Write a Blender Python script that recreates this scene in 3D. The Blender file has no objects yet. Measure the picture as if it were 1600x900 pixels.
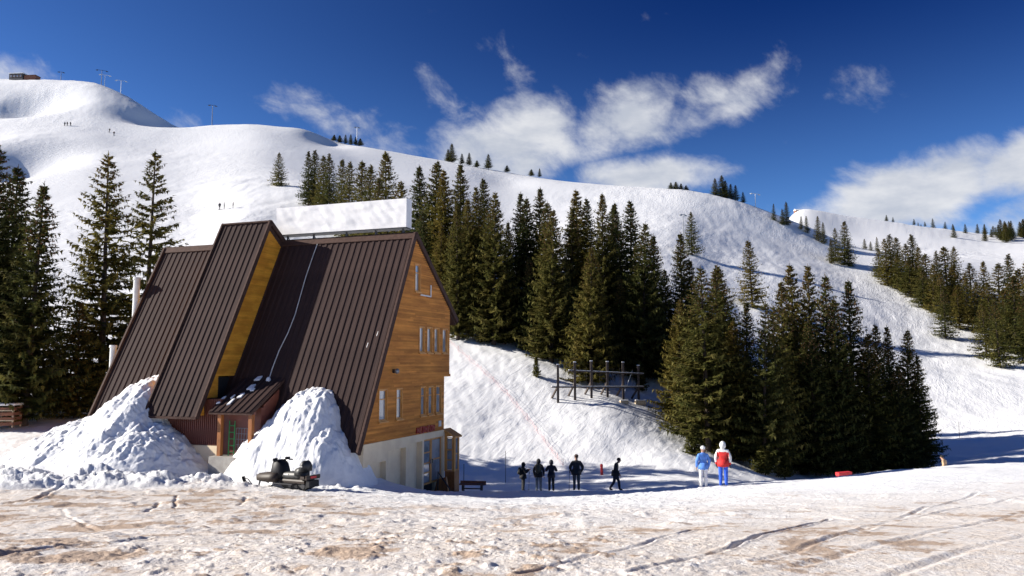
import bpy, bmesh, math, random
import numpy as np
from mathutils import Vector, Matrix

scene = bpy.context.scene
COL = scene.collection
R = math.radians
rnd = random.Random(7)

# ------------------------------------------------------------------ camera, sky, sun, exposure
F = 1240.0                       # focal length in pixels of the 1600 px wide photograph
PITCH = math.atan(115 / 1240)
CZ = 10.0                        # height of the lens above the zero level
cam_d = bpy.data.cameras.new('camera'); cam = bpy.data.objects.new('camera', cam_d); COL.objects.link(cam)
cam.location = (0, 0, CZ); cam.rotation_euler = (math.pi / 2 + PITCH, 0, 0)
cam_d.sensor_width = 36; cam_d.lens = 36 * F / 1600; cam_d.clip_end = 6000; cam_d.clip_start = 0.1
scene.camera = cam

SUN = Vector((2.50, -0.10, -1.22)).normalized()          # direction in which the light travels
SUN_EL = math.asin(-SUN.z); SUN_AZ = math.atan2(-SUN.x, -SUN.y)   # measured from +Y towards +X
sun_d = bpy.data.lights.new('sun', 'SUN'); sun = bpy.data.objects.new('sun', sun_d); COL.objects.link(sun)
sun_d.energy = 5.0; sun_d.angle = R(0.5); sun_d.color = (1.0, 0.93, 0.82)
sun.rotation_euler = SUN.to_track_quat('-Z', 'Y').to_euler(); sun.location = (-60, 10, 60)

scene.view_settings.view_transform = 'Standard'; scene.view_settings.look = 'None'
scene.view_settings.gamma = 1.0; scene.view_settings.use_curve_mapping = False
scene.view_settings.exposure = 0.9

def ray(px, py):
    dx = (px - 800) / F; dy = (450 - py) / F
    return np.array([dx, math.cos(PITCH) - dy * math.sin(PITCH), math.sin(PITCH) + dy * math.cos(PITCH)])
def at(px, py, Y):
    r = ray(px, py); p = r * Y / r[1]; return Vector((p[0], p[1], p[2] + CZ))

class NT:                                            # tiny node-tree helper
    def __init__(s, tree): s.t = tree; s.n = tree.nodes; s.l = tree.links
    def new(s, typ, **kw):
        n = s.n.new(typ)
        for k, v in kw.items(): setattr(n, k, v)
        return n
    def put(s, sock, v):
        if isinstance(v, bpy.types.NodeSocket): s.l.new(v, sock)
        else: sock.default_value = v
    def math(s, op, a, b=None, c=None, clamp=False):
        n = s.new('ShaderNodeMath', operation=op, use_clamp=clamp); s.put(n.inputs[0], a)
        if b is not None: s.put(n.inputs[1], b)
        if c is not None: s.put(n.inputs[2], c)
        return n.outputs[0]
    def noise(s, vec, scale, detail=4, rough=.55, dist=0.):
        n = s.new('ShaderNodeTexNoise'); s.put(n.inputs['Vector'], vec); n.inputs['Scale'].default_value = scale
        n.inputs['Detail'].default_value = detail; n.inputs['Roughness'].default_value = rough; n.inputs['Distortion'].default_value = dist
        return n.outputs['Fac']
    def mapping(s, vec, loc=(0,0,0), rot=(0,0,0), sc=(1,1,1), typ='POINT'):
        n = s.new('ShaderNodeMapping', vector_type=typ); s.put(n.inputs['Vector'], vec)
        n.inputs['Location'].default_value = loc; n.inputs['Rotation'].default_value = rot; n.inputs['Scale'].default_value = sc
        return n.outputs[0]
    def rng(s, v, a, b, c=0., d=1., smooth=True):
        n = s.new('ShaderNodeMapRange'); n.interpolation_type = 'SMOOTHSTEP' if smooth else 'LINEAR'
        s.put(n.inputs[0], v)
        for i, q in enumerate((a, b, c, d)): n.inputs[i + 1].default_value = q
        return n.outputs[0]
    def mix(s, f, a, b, typ='MIX'):
        n = s.new('ShaderNodeMix', data_type='RGBA', blend_type=typ); s.put(n.inputs[0], f)
        for i, q in ((6, a), (7, b)):
            s.put(n.inputs[i], q if isinstance(q, bpy.types.NodeSocket) else (*q, 1.))
        return n.outputs[2]
    def bump(s, h, strength, dist):
        n = s.new('ShaderNodeBump'); s.put(n.inputs['Height'], h); n.inputs['Strength'].default_value = strength; n.inputs['Distance'].default_value = dist
        return n.outputs[0]

def make_world():
    w = bpy.data.worlds.new('World'); scene.world = w; w.use_nodes = True
    T = NT(w.node_tree); T.n.clear()
    sky = T.new('ShaderNodeTexSky', sky_type='NISHITA'); sky.sun_disc = False
    sky.sun_elevation = SUN_EL; sky.sun_rotation = SUN_AZ
    sky.altitude = 1900; sky.air_density = 1.0; sky.dust_density = .25; sky.ozone_density = 3.5
    # clouds: drifts of thin cloud at given bearings and heights, torn by noise
    tc = T.new('ShaderNodeTexCoord')
    sep = T.new('ShaderNodeSeparateXYZ'); T.put(sep.inputs[0], tc.outputs['Generated'])
    az = T.math('ARCTAN2', sep.outputs[0], sep.outputs[1]); el = T.math('ARCSINE', sep.outputs[2])
    cmb = T.new('ShaderNodeCombineXYZ'); T.put(cmb.inputs[0], az); T.put(cmb.inputs[1], el)
    base = cmb.outputs[0]
    # thin mountain air: the sky deepens upwards and away from the sun
    gm = T.new('ShaderNodeGamma'); T.put(gm.inputs[0], sky.outputs[0]); gm.inputs[1].default_value = 1.3
    dp = T.new('ShaderNodeVectorMath', operation='DOT_PRODUCT'); T.put(dp.inputs[0], tc.outputs['Generated']); dp.inputs[1].default_value = tuple(-SUN)
    deep = T.math('MULTIPLY', T.rng(el, R(5), R(27)), T.rng(dp.outputs['Value'], .75, -.1, .45, 1.))
    tint = T.mix(1.0, gm.outputs[0], T.mix(deep, (.37, .46, .55), (.027, .102, .25)), 'MULTIPLY')
    warp = T.mapping(T.mapping(base, rot=(0, 0, R(20))), sc=(5., 7.6, 1))
    n1 = T.noise(warp, 2.3, 12, .60, .25)
    fine = T.noise(T.mapping(T.mapping(base, rot=(0, 0, R(48))), sc=(7, 17, 1)), 3.0, 8, .7, .5)
    def blob(px, py, rx, ry, rot, k):
        d = ray(px, py); d = d / np.linalg.norm(d)
        a0, e0 = math.atan2(d[0], d[1]), math.asin(d[2])
        v = T.mapping(base, loc=(a0, e0, 0), rot=(0, 0, R(rot)), sc=(rx / F, ry / F, 1), typ='TEXTURE')
        ln = T.new('ShaderNodeVectorMath', operation='LENGTH'); T.put(ln.inputs[0], v)
        return T.rng(ln.outputs['Value'], 1.35, 0.0, 0., k)
    tot = None
    for b in ((810, 220, 180, 82, 10, 1.0), (960, 190, 150, 70, 15, .86), (1125, 155, 140, 62, 20, .74), (1010, 276, 150, 42, 0, 1.05),
              (570, 212, 170, 60, -22, .52), (690, 150, 95, 44, -40, .42), (805, 105, 90, 34, -45, .36), (1345, 132, 80, 36, -10, .30),
              (1420, 300, 190, 68, 12, 1.1), (1590, 258, 110, 52, 20, .95), (-40, 130, 130, 60, 0, .7), (290, 188, 60, 26, 0, .55),
              (1800, 330, 230, 80, 0, .9), (-420, 200, 260, 90, 10, .8), (2500, 200, 400, 120, 0, .8), (-1200, 250, 400, 110, 0, .8)):
        q = blob(*b); tot = q if tot is None else T.math('MAXIMUM', tot, q)
    tear = T.math('ADD', T.math('MULTIPLY', n1, 1.9), T.math('MULTIPLY', fine, .30))
    dens = T.math('ADD', T.math('MULTIPLY', tot, 1.25), T.math('SUBTRACT', tear, 1.40))
    mask = T.math('MULTIPLY', T.rng(dens, -.02, .80), .95)
    shade = T.rng(T.noise(T.mapping(base, loc=(.02, .03, 0), sc=(3, 7, 1)), 3.0, 5, .6), .3, .72)
    ccol = T.mix(shade, (3.4, 3.65, 4.2), (5.3, 5.35, 5.5))
    bg = T.new('ShaderNodeBackground'); T.put(bg.inputs[0], T.mix(mask, tint, ccol)); bg.inputs[1].default_value = .085
    out = T.new('ShaderNodeOutputWorld'); T.l.new(bg.outputs[0], out.inputs[0])
make_world()

# ------------------------------------------------------------------ materials
MATS = {}
def mat(name, col, rough=.6, col2=None, nscale=6., nmap=(1, 1, 1), metal=0., bump=0., bscale=40., spec=.5, coat=0., ramp=(.35, .65), island=0.):
    if name in MATS: return MATS[name]
    m = bpy.data.materials.new(name); m.use_nodes = True; T = NT(m.node_tree)
    p = T.n['Principled BSDF']; tc = T.new('ShaderNodeTexCoord')
    p.inputs['Roughness'].default_value = rough; p.inputs['Metallic'].default_value = metal
    p.inputs['Specular IOR Level'].default_value = spec; p.inputs['Coat Weight'].default_value = coat
    c2 = col2 or tuple(x * .72 for x in col)
    f = T.rng(T.noise(T.mapping(tc.outputs['Object'], sc=nmap), nscale, 5, .6), ramp[0], ramp[1])
    c = T.mix(f, c2, col)
    if island:
        g = T.new('ShaderNodeNewGeometry')
        c = T.mix(1., c, T.mix(g.outputs['Random Per Island'], (1 - island,) * 3, (1 + island,) * 3), 'MULTIPLY')
    T.put(p.inputs['Base Color'], c)
    if bump:
        T.put(p.inputs['Normal'], T.bump(T.noise(T.mapping(tc.outputs['Object'], sc=nmap), bscale, 4), bump, .02))
    MATS[name] = m; return m

def snow_ground_material():
    m = bpy.data.materials.new('trodden snow'); m.use_nodes = True; T = NT(m.node_tree); p = T.n['Principled BSDF']
    tc = T.new('ShaderNodeTexCoord'); P = tc.outputs['Object']
    d = T.new('ShaderNodeAttribute', attribute_name='dirt').outputs['Fac']
    s = T.new('ShaderNodeAttribute', attribute_name='soil').outputs['Fac']
    near = T.new('ShaderNodeAttribute', attribute_name='near').outputs['Fac']
    n1 = T.noise(T.mapping(P, rot=(0, 0, R(12)), sc=(1.5, 1, 1)), 1.6, 8, .72)
    n2 = T.noise(T.mapping(P, sc=(1.3, 1, 1)), 6., 8, .75); n3 = T.noise(P, 24., 4, .7)
    dd = T.math('MULTIPLY', d, T.rng(T.math('ADD', T.math('MULTIPLY', n1, .45), T.math('MULTIPLY', n2, .55)), .34, .62, .30, .95))
    c = T.mix(dd, (.79, .80, .82), (.64, .56, .485))
    ss = T.rng(T.math('ADD', T.math('MULTIPLY', s, .55), T.math('MULTIPLY', T.math('ADD', n2, n3), .34)), .60, .84)
    c = T.mix(T.math('MULTIPLY', ss, T.math('MULTIPLY', d, .85)), c, (.40, .285, .20))
    T.put(p.inputs['Base Color'], c); p.inputs['Roughness'].default_value = .62; p.inputs['Specular IOR Level'].default_value = .3
    hb = T.math('ADD', T.math('MULTIPLY', n3, .35), T.math('MULTIPLY', T.noise(P, 11., 5, .65), 1.0))
    far = T.math('ADD', T.noise(T.mapping(T.mapping(P, rot=(0, 0, R(24))), sc=(2.4, .45, .3)), .7, 6, .6, 1.2), T.math('MULTIPLY', T.noise(P, .9, 5, .65), .8))
    b1 = T.new('ShaderNodeBump'); T.put(b1.inputs['Height'], hb); T.put(b1.inputs['Strength'], T.math('MULTIPLY', near, .55)); b1.inputs['Distance'].default_value = .07
    b2 = T.new('ShaderNodeBump'); T.put(b2.inputs['Height'], far); T.put(b2.inputs['Strength'], T.math('MULTIPLY', T.new('ShaderNodeAttribute', attribute_name='piste').outputs['Fac'], T.rng(T.noise(P, .02, 3), .35, .65, .3, 1.))); b2.inputs['Distance'].default_value = .22
    T.put(b2.inputs['Normal'], b1.outputs[0]); T.put(p.inputs['Normal'], b2.outputs[0])
    return m

def foliage_material(name, lo, hi, tip):
    m = bpy.data.materials.new(name); m.use_nodes = True; T = NT(m.node_tree); p = T.n['Principled BSDF']
    oi = T.new('ShaderNodeObjectInfo'); g = T.new('ShaderNodeNewGeometry'); tc = T.new('ShaderNodeTexCoord')
    c = T.mix(g.outputs['Random Per Island'], lo, hi)
    c = T.mix(T.rng(T.noise(tc.outputs['Object'], .9, 3), .4, .7), c, tip)
    c = T.mix(1., c, T.mix(oi.outputs['Random'], (.75, .82, .85), (1.3, 1.12, .9)), 'MULTIPLY')
    T.put(p.inputs['Base Color'], c); p.inputs['Roughness'].default_value = .8; p.inputs['Specular IOR Level'].default_value = .08
    tr = T.new('ShaderNodeBsdfTranslucent'); T.put(tr.inputs[0], c); mx = T.new('ShaderNodeMixShader'); mx.inputs[0].default_value = .40
    T.l.new(p.outputs[0], mx.inputs[1]); T.l.new(tr.outputs[0], mx.inputs[2]); T.l.new(mx.outputs[0], T.n['Material Output'].inputs[0])
    return m

snow_pile_mat = mat('piled snow', (.81, .82, .84), .6, (.76, .77, .79), 3., bump=.9, bscale=11., spec=.3)
roof_metal = mat('brown roof sheet', (.054, .033, .030), .72, (.034, .021, .020), 1.6, (1.6, .5, .25), spec=.08, ramp=(.3, .7))
roof_trim = mat('brown roof trim', (.080, .048, .040), .7, spec=.08)
boards_mat = mat('honey board cladding', (.64, .27, .06), .7, (.36, .14, .036), 1.1, (1, .40, 2.4), ramp=(.25, .75), island=.22, spec=.15)
cheek_mat = mat('yellow board cladding', (.74, .36, .045), .65, (.56, .24, .03), 1.6, (.6, .6, 2.0), island=.10, spec=.15)
frame_mat = mat('varnished window timber', (.62, .31, .085), .5, (.50, .22, .05), 5., (1, 1, .3))
post_mat = mat('orange stained timber', (.36, .13, .03), .5, (.24, .085, .022), 5., (1, 1, .3))
pane_mat = mat('window glass', (.30, .34, .38), .04, (.16, .19, .22), 1.1, spec=1.0, coat=.6)
curtain_mat = mat('pale curtain', (.62, .62, .60), .8, (.45, .46, .47), 9., (6, 6, .4))
plaster_mat = mat('cream plaster', (.82, .68, .47), .8, (.74, .60, .41), 1.3, bump=.15)
brown_wall = mat('red brown wall sheet', (.19, .06, .038), .5, (.14, .045, .03), 2.)
concrete = mat('concrete', (.36, .34, .31), .8, (.28, .26, .24), 3., bump=.2)
white_tarp = mat('white sign cover', (.70, .70, .71), .6, (.64, .64, .66), 2., bump=.25, bscale=4.)
steel = mat('grey steel', (.28, .29, .30), .45, metal=.6)
dark_steel = mat('dark steel', (.045, .045, .05), .45, metal=.3)
galv = mat('pale flue metal', (.68, .69, .68), .45, (.58, .59, .58), 3.)
dark_inside = mat('dark interior', (.02, .02, .022), .8)
rope_mat = mat('pale rope', (.62, .62, .62), .7)
red_paint = mat('red paint', (.34, .015, .018), .45)
bright_red = mat('bright red padding', (.62, .03, .035), .55)
bark = mat('spruce bark', (.085, .058, .042), .85, (.05, .036, .028), 8., (1, 1, .25), bump=.4)
cone_mat = mat('brown cones', (.22, .105, .035), .7, (.15, .07, .025))
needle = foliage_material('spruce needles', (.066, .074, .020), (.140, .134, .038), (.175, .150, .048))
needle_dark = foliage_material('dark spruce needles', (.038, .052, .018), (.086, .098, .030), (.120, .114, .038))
old_timber = mat('weathered dark timber', (.075, .055, .045), .8, (.045, .034, .03), 5., (1, 1, .3))
crate_wood = mat('reddish crate wood', (.23, .095, .05), .7, (.16, .065, .038), 4.)
pale_wood = mat('pale lath wood', (.55, .44, .30), .7)

# ------------------------------------------------------------------ mesh helpers
class MB:
    def __init__(s): s.v = []; s.f = []; s.m = []
    def add(s, vs, fs, mi=0):
        o = len(s.v); s.v += [tuple(v) for v in vs]; s.f += [tuple(i + o for i in f) for f in fs]; s.m += [mi] * len(fs)
    BF = ((0, 3, 2, 1), (4, 5, 6, 7), (0, 1, 5, 4), (1, 2, 6, 5), (2, 3, 7, 6), (3, 0, 4, 7))
    def box(s, x0, x1, y0, y1, z0, z1, mi=0):
        s.add([(x0, y0, z0), (x1, y0, z0), (x1, y1, z0), (x0, y1, z0), (x0, y0, z1), (x1, y0, z1), (x1, y1, z1), (x0, y1, z1)], s.BF, mi); return s
    def hexa(s, vs, mi=0): s.add(vs, s.BF, mi); return s
    def bar(s, a, b, w, h=None, mi=0, up=(0, 0, 1)):
        a, b = Vector(a), Vector(b); h = h or w; d = (b - a).normalized(); up = Vector(up)
        if abs(d.dot(up)) > .97: up = Vector((1, 0, 0))
        sx = d.cross(up).normalized(); sy = sx.cross(d)
        q = []
        for p in (a, b):
            for i, j in ((-1, -1), (1, -1), (1, 1), (-1, 1)): q.append(p + sx * (i * w / 2) + sy * (j * h / 2))
        s.add(q, ((0, 3, 2, 1), (4, 5, 6, 7), (0, 1, 5, 4), (1, 2, 6, 5), (2, 3, 7, 6), (3, 0, 4, 7)), mi); return s
    def tube(s, pts, rad, n=8, mi=0, cap=True):
        pts = [Vector(p) for p in pts]; rads = rad if isinstance(rad, (list, tuple)) else [rad] * len(pts)
        o = len(s.v); ref = Vector((0, 0, 1))
        for i, p in enumerate(pts):
            d = (pts[min(i + 1, len(pts) - 1)] - pts[max(i - 1, 0)]).normalized()
            r = ref if abs(d.dot(ref)) < .95 else Vector((1, 0, 0))
            x = d.cross(r).normalized(); y = x.cross(d)
            for k in range(n):
                t = 2 * math.pi * k / n; q = p + (x * math.cos(t) + y * math.sin(t)) * rads[i]; s.v.append(tuple(q))
        for i in range(len(pts) - 1):
            for k in range(n):
                a = o + i * n + k; b = o + i * n + (k + 1) % n
                s.f.append((a, b, b + n, a + n)); s.m.append(mi)
        if cap:
            s.f.append(tuple(o + k for k in range(n))[::-1]); s.m.append(mi)
            e = o + (len(pts) - 1) * n; s.f.append(tuple(e + k for k in range(n))); s.m.append(mi)
        return s
    def prism(s, poly, h0, h1, axis='x', mi=0):      # poly: list of (a,b); extruded along axis
        mk = {'x': lambda a, b, h: (h, a, b), 'y': lambda a, b, h: (a, h, b), 'z': lambda a, b, h: (a, b, h)}[axis]
        n = len(poly); vs = [mk(a, b, h0) for a, b in poly] + [mk(a, b, h1) for a, b in poly]
        s.add(vs, [tuple(range(n))[::-1], tuple(range(n, 2 * n))] + [(i, (i + 1) % n, (i + 1) % n + n, i + n) for i in range(n)], mi); return s
    def ell(s, c, r, nu=12, nv=8, mi=0):
        o = len(s.v)
        for j in range(nv + 1):
            ph = math.pi * j / nv
            for i in range(nu):
                t = 2 * math.pi * i / nu
                s.v.append((c[0] + r[0] * math.sin(ph) * math.cos(t), c[1] + r[1] * math.sin(ph) * math.sin(t), c[2] + r[2] * math.cos(ph)))
        for j in range(nv):
            for i in range(nu):
                a = o + j * nu + i; b = o + j * nu + (i + 1) % nu
                s.f.append((a, a + nu, b + nu, b)); s.m.append(mi)
        return s
    def mesh(s, name, mats, smooth=False, fix=True):
        me = bpy.data.meshes.new(name); me.from_pydata(s.v, [], s.f)
        for m in (mats if isinstance(mats, (list, tuple)) else [mats]): me.materials.append(m)
        me.polygons.foreach_set('material_index', s.m)
        if fix:
            b = bmesh.new(); b.from_mesh(me); bmesh.ops.remove_doubles(b, verts=b.verts, dist=1e-6) if smooth else None
            bmesh.ops.recalc_face_normals(b, faces=b.faces); b.to_mesh(me); b.free()
        if smooth: me.polygons.foreach_set('use_smooth', [True] * len(me.polygons))
        me.update(); return me
    def build(s, name, mats, parent=None, smooth=False, fix=True, bevel=0.):
        o = bpy.data.objects.new(name, s.mesh(name, mats, smooth, fix)); COL.objects.link(o)
        if parent: o.parent = parent
        if bevel:
            md = o.modifiers.new('bevel', 'BEVEL'); md.width = bevel; md.segments = 2; md.limit_method = 'ANGLE'
        return o
def tag(o, label=None, cat=None, group=None, kind=None):
    for k, v in (('label', label), ('category', cat), ('group', group), ('kind', kind)):
        if v: o[k] = v
    return o
def empty(name, loc, rz=0., label=None, cat=None, group=None):
    o = bpy.data.objects.new(name, None); COL.objects.link(o); o.location = loc; o.rotation_euler = (0, 0, rz); o.empty_display_size = .3
    return tag(o, label, cat, group)
def link_copy(o, parent=None, loc=None):
    c = o.copy(); COL.objects.link(c); c.parent = parent
    if loc is not None: c.location = loc
    return c

# value noise in numpy (for relief that is real geometry)
def vnoise(x, y, seed=0):
    xi = np.floor(x).astype(np.int64); yi = np.floor(y).astype(np.int64); fx = x - xi; fy = y - yi
    fx = fx * fx * fx * (fx * (fx * 6 - 15) + 10); fy = fy * fy * fy * (fy * (fy * 6 - 15) + 10)
    def h(a, b):
        n = (a * 374761393 + b * 668265263 + seed * 974711) & 0x7fffffff
        n = ((n ^ (n >> 13)) * 1274126177) & 0x7fffffff
        return ((n ^ (n >> 16)) & 0xffff) / 32767.5 - 1
    a = h(xi, yi); b = h(xi + 1, yi); c = h(xi, yi + 1); d = h(xi + 1, yi + 1)
    return (a + (b - a) * fx) * (1 - fy) + (c + (d - c) * fx) * fy
def fbm(x, y, oct=4, seed=0, gain=.5):
    t = 0; a = 1.
    for i in range(oct):
        t = t + a * vnoise(x * 2 ** i + 17.3 * i, y * 2 ** i - 9.1 * i, seed + i); a *= gain
    return t
def sstep(a, b, x):
    t = np.clip((x - a) / (b - a), 0, 1); return t * t * (3 - 2 * t)

# ------------------------------------------------------------------ terrain: height profiles along bearings, joined smoothly
# each bearing (photo column): (distance, photo row) pairs of ground seen there; rows give the height at that distance
PROF = {
 -500: [(7,905),(15,830),(26,765),(33,735),(50,668),(80,585),(120,490),(200,330),(330,200),(450,140)],
 -150: [(7,902),(15,826),(25,772),(31,748),(40,700),(50,662),(80,582),(120,484),(200,324),(334,196),(452,128)],
 0:    [(7,902),(15,825),(25,771),(31,749),(40,700),(50,662),(80,580),(120,482),(200,322),(334,196),(450,135)],
 110:  [(7,902),(15,825),(25,772),(31,750),(40,705),(50,664),(80,582),(120,484),(200,324),(330,205),(445,136)],
 185:  [(7,902),(15,824),(25,773),(31,751),(40,715),(50,670),(80,590),(120,492),(200,330),(325,220),(425,160)],
 285:  [(7,902),(15,823),(25,775),(31,753),(40,730),(50,685),(75,608),(115,505),(190,350),(310,238),(395,201)],
 380:  [(7,902),(15,822),(25,777),(31.5,757),(40,740),(50,712),(72,630),(110,505),(200,322),(300,245),(395,203)],
 470:  [(7,902),(15,822),(25,780),(33,759),(40,752),(50,733),(62,690),(76,620),(105,515),(150,430),(190,345),(215,308),(300,260),(395,214)],
 560:  [(7,902),(15,822),(25,783),(34,761),(42,759),(52,752),(61,722),(72,648),(84,575),(99,512),(150,425),(200,352),(300,280),(400,234)],
 700:  [(7,902),(15,822),(25,787),(35,771),(43,767),(50,775),(60,745),(70,662),(84,572),(97,516),(132,452),(200,380),(300,305),(390,258)],
 800:  [(7,902),(15,822),(25,789),(35,775),(46,768),(52,776),(60,748),(68,690),(76,626),(86,562),(120,488),(200,404),(300,330),(380,272)],
 930:  [(7,902),(15,820),(25,787),(35,773),(44,766),(52,772),(62,738),(70,675),(76,632),(88,585),(120,505),(200,408),(300,332),(370,290)],
 1050: [(7,902),(15,818),(25,783),(33,767),(39,762),(48,775),(60,742),(70,695),(79,656),(89,622),(112,566),(150,488),(220,405),(300,333),(362,297)],
 1150: [(7,901),(15,815),(25,776),(33,759),(38,755),(48,772),(64,742),(76,712),(100,655),(130,580),(170,500),(230,425),(300,358),(352,312)],
 1250: [(7,901),(15,812),(25,770),(33,752),(38,748),(48,768),(70,752),(85,728),(104,690),(132,620),(170,530),(230,445),(300,385),(345,346),(400,352),(470,362),(600,327)],
 1350: [(7,900),(15,808),(25,765),(33,744),(39,740),(50,762),(74,748),(90,722),(112,682),(140,615),(170,560),(220,485),(280,425),(350,388),(430,392),(500,372),(620,342)],
 1450: [(7,900),(15,805),(25,760),(33,737),(40,731),(52,754),(80,738),(96,712),(120,670),(145,618),(172,574),(205,522),(260,455),(330,402),(420,396),(500,378),(640,357)],
 1600: [(7,900),(15,800),(25,755),(34,730),(42,722),(54,742),(82,722),(100,692),(125,652),(150,610),(175,575),(205,535),(260,470),(330,420),(420,402),(520,385),(680,374)],
 2100: [(7,895),(15,795),(25,745),(36,715),(45,706),(60,720),(90,690),(130,630),(180,560),(260,470),(400,410),(680,380)],
}
def pchip(xs, ys, x):
    xs = np.asarray(xs, float); ys = np.asarray(ys, float); h = np.diff(xs)
    dl = np.diff(ys, axis=0) / (h[:, None] if ys.ndim > 1 else h)
    d = np.zeros_like(ys); d[0] = dl[0]; d[-1] = dl[-1]
    a, b = dl[:-1], dl[1:]
    with np.errstate(divide='ignore', invalid='ignore'):
        m = np.where(a * b > 0, 2 * a * b / (a + b), 0.)
    d[1:-1] = np.nan_to_num(m)
    i = np.clip(np.searchsorted(xs, x) - 1, 0, len(xs) - 2); t = np.clip((x - xs[i]) / h[i], 0, 1); hh = h[i]
    if ys.ndim > 1: t = t[:, None]; hh = hh[:, None]
    return ((1 + 2 * t) * (1 - t) ** 2 * ys[i] + t * (1 - t) ** 2 * hh * d[i] + t * t * (3 - 2 * t) * ys[i + 1] + t * t * (t - 1) * hh * d[i + 1])
LY = np.linspace(math.log(1.), math.log(2500.), 700)
def table():
    cols = sorted(PROF); rows = []; ts = []
    for c in cols:
        Y = [1.0, 3.5]; Z = [CZ - 1.50, CZ - 1.62]
        for y, py in PROF[c]:
            Y.append(y); Z.append(at(c, py, y).z)
        yr, zr = Y[-1], Z[-1]
        for dy, dz in ((45, -7), (120, -34), (300, -80), (900, -110)): Y.append(yr + dy); Z.append(max(zr + dz, CZ - 8))
        Y.append(2600); Z.append(CZ - 10)
        rows.append(pchip(Y, Z, np.exp(LY))); ts.append(ray(c, 600)[0] / ray(c, 600)[1])
    TT = np.linspace(ts[0], ts[-1], 520)
    tab = pchip(ts, np.array(rows), TT)          # (520, 700)
    k = np.exp(-.5 * (np.arange(-9, 10) / 3.5) ** 2); k /= k.sum()
    pad = np.pad(tab, ((9, 9), (0, 0)), 'edge'); tab = sum(k[i] * pad[i:i + tab.shape[0]] for i in range(19))
    k2 = np.exp(-.5 * (np.arange(-4, 5) / 1.6) ** 2); k2 /= k2.sum()
    pad = np.pad(tab, ((0, 0), (4, 4)), 'edge'); tab = sum(k2[i] * pad[:, i:i + tab.shape[1]] for i in range(9))
    return TT, tab
TT, TAB = table()
THMIN, THMAX = math.atan(TT[0]), math.atan(TT[-1])
def bump2(x, y, cx, cy, rx, ry, rot):
    c, s = math.cos(rot), math.sin(rot); a = ((x - cx) * c + (y - cy) * s) / rx; b = (-(x - cx) * s + (y - cy) * c) / ry
    return np.exp(-(a * a + b * b))
FEAT = []          # broad hollows and shoulders of the hill: (x, y, rx, ry, rot, amount)
for (px, py, Y, rx, ry, rot, amt) in ((240, 190, 374, 19, 15, .1, -6.5), (45, 176, 372, 17, 15, .1, -8.5), (18, 262, 262, 15, 24, .2, -10.), (-55, 250, 262, 16, 30, .2, 4.),
                                     (515, 226, 365, 10, 18, 0, -3.), (475, 214, 372, 10, 18, 0, 2.), (790, 262, 345, 12, 14, 0, -2.), (90, 432, 132, 14, 10, 0, -2.2)):
    p = at(px, py, Y); FEAT.append((p.x, p.y, rx, ry, rot, amt))
def base_z(x, y):
    x = np.asarray(x, float); y = np.asarray(y, float)
    th = np.arctan2(x, y); rho = np.hypot(x, y); tc_ = np.clip(th, THMIN + 1e-4, THMAX - 1e-4)
    Ye = np.maximum(rho * np.cos(tc_), 1.0001); t = np.tan(tc_)
    i = np.clip((t - TT[0]) / (TT[1] - TT[0]), 0, len(TT) - 1.001); j = np.clip((np.log(Ye) - LY[0]) / (LY[1] - LY[0]), 0, len(LY) - 1.001)
    i0 = i.astype(int); j0 = j.astype(int); a = i - i0; b = j - j0
    z = (TAB[i0, j0] * (1 - a) + TAB[i0 + 1, j0] * a) * (1 - b) + (TAB[i0, j0 + 1] * (1 - a) + TAB[i0 + 1, j0 + 1] * a) * b
    for f in FEAT: z = z + f[5] * bump2(x, y, *f[:5])
    back = sstep(1.0, 1.9, np.abs(th)); hill = np.maximum(z - (CZ - 6), 0)
    return z - hill * back * .7
def gz(x, y): return float(base_z(np.array([x]), np.array([y]))[0])
def ground_at(px, py, y0=5., y1=700.):
    r = ray(px, py); ys = np.exp(np.linspace(math.log(y0), math.log(y1), 1500)); X = r[0] / r[1] * ys; Zr = CZ + r[2] / r[1] * ys
    hit = np.nonzero(Zr <= base_z(X, ys))[0]; k = hit[0] if len(hit) else len(ys) - 1
    return Vector((X[k], ys[k], base_z(X[k:k + 1], ys[k:k + 1])[0]))
def on_ground(px, Y, py=650.):
    p = at(px, py, Y); return Vector((p.x, Y, gz(p.x, Y)))

RUTS = []          # wheel and sledge ruts: photo polylines laid on the ground
for poly, w, dep in (
    ([(995,899),(1070,875),(1145,852),(1200,837),(1260,822),(1295,812)], .16, .07), ([(1005,897),(1120,885),(1190,870),(1250,857),(1305,840),(1400,812),(1450,792),(1530,772)], .2, .045),
    ([(810,899),(890,882),(945,867),(1015,847),(1080,831)], .16, .06), ([(1330,836),(1400,815),(1470,800),(1600,775)], .2, .04), ([(1150,899),(1300,868),(1450,835),(1600,800)], .25, .035),
    ([(1380,899),(1480,868),(1600,838)], .25, .035), ([(0,787),(40,784),(60,780),(95,762),(110,758)], .3, .12), ([(232,800),(250,784)], .24, .10), ([(270,792),(278,774)], .2, .09),
    ([(95,798),(122,818),(165,828),(240,833),(330,830)], .2, .03), ([(372,790),(385,777)], .25, .1), ([(150,772),(165,768)], .2, .08), ([(190,862),(228,850)], .2, .09), ([(0,835),(75,830)], .2, .08),
    ([(0,868),(120,852),(260,838)], .2, .06), ([(250,806),(400,800),(560,803),(600,805)], .5, .03), ([(-40,755),(130,752),(330,757),(500,768),(620,771),(750,775)], .22, .06)):
    RUTS.append(([ground_at(px, py, 5, 60) for px, py in poly], w, dep))

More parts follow.
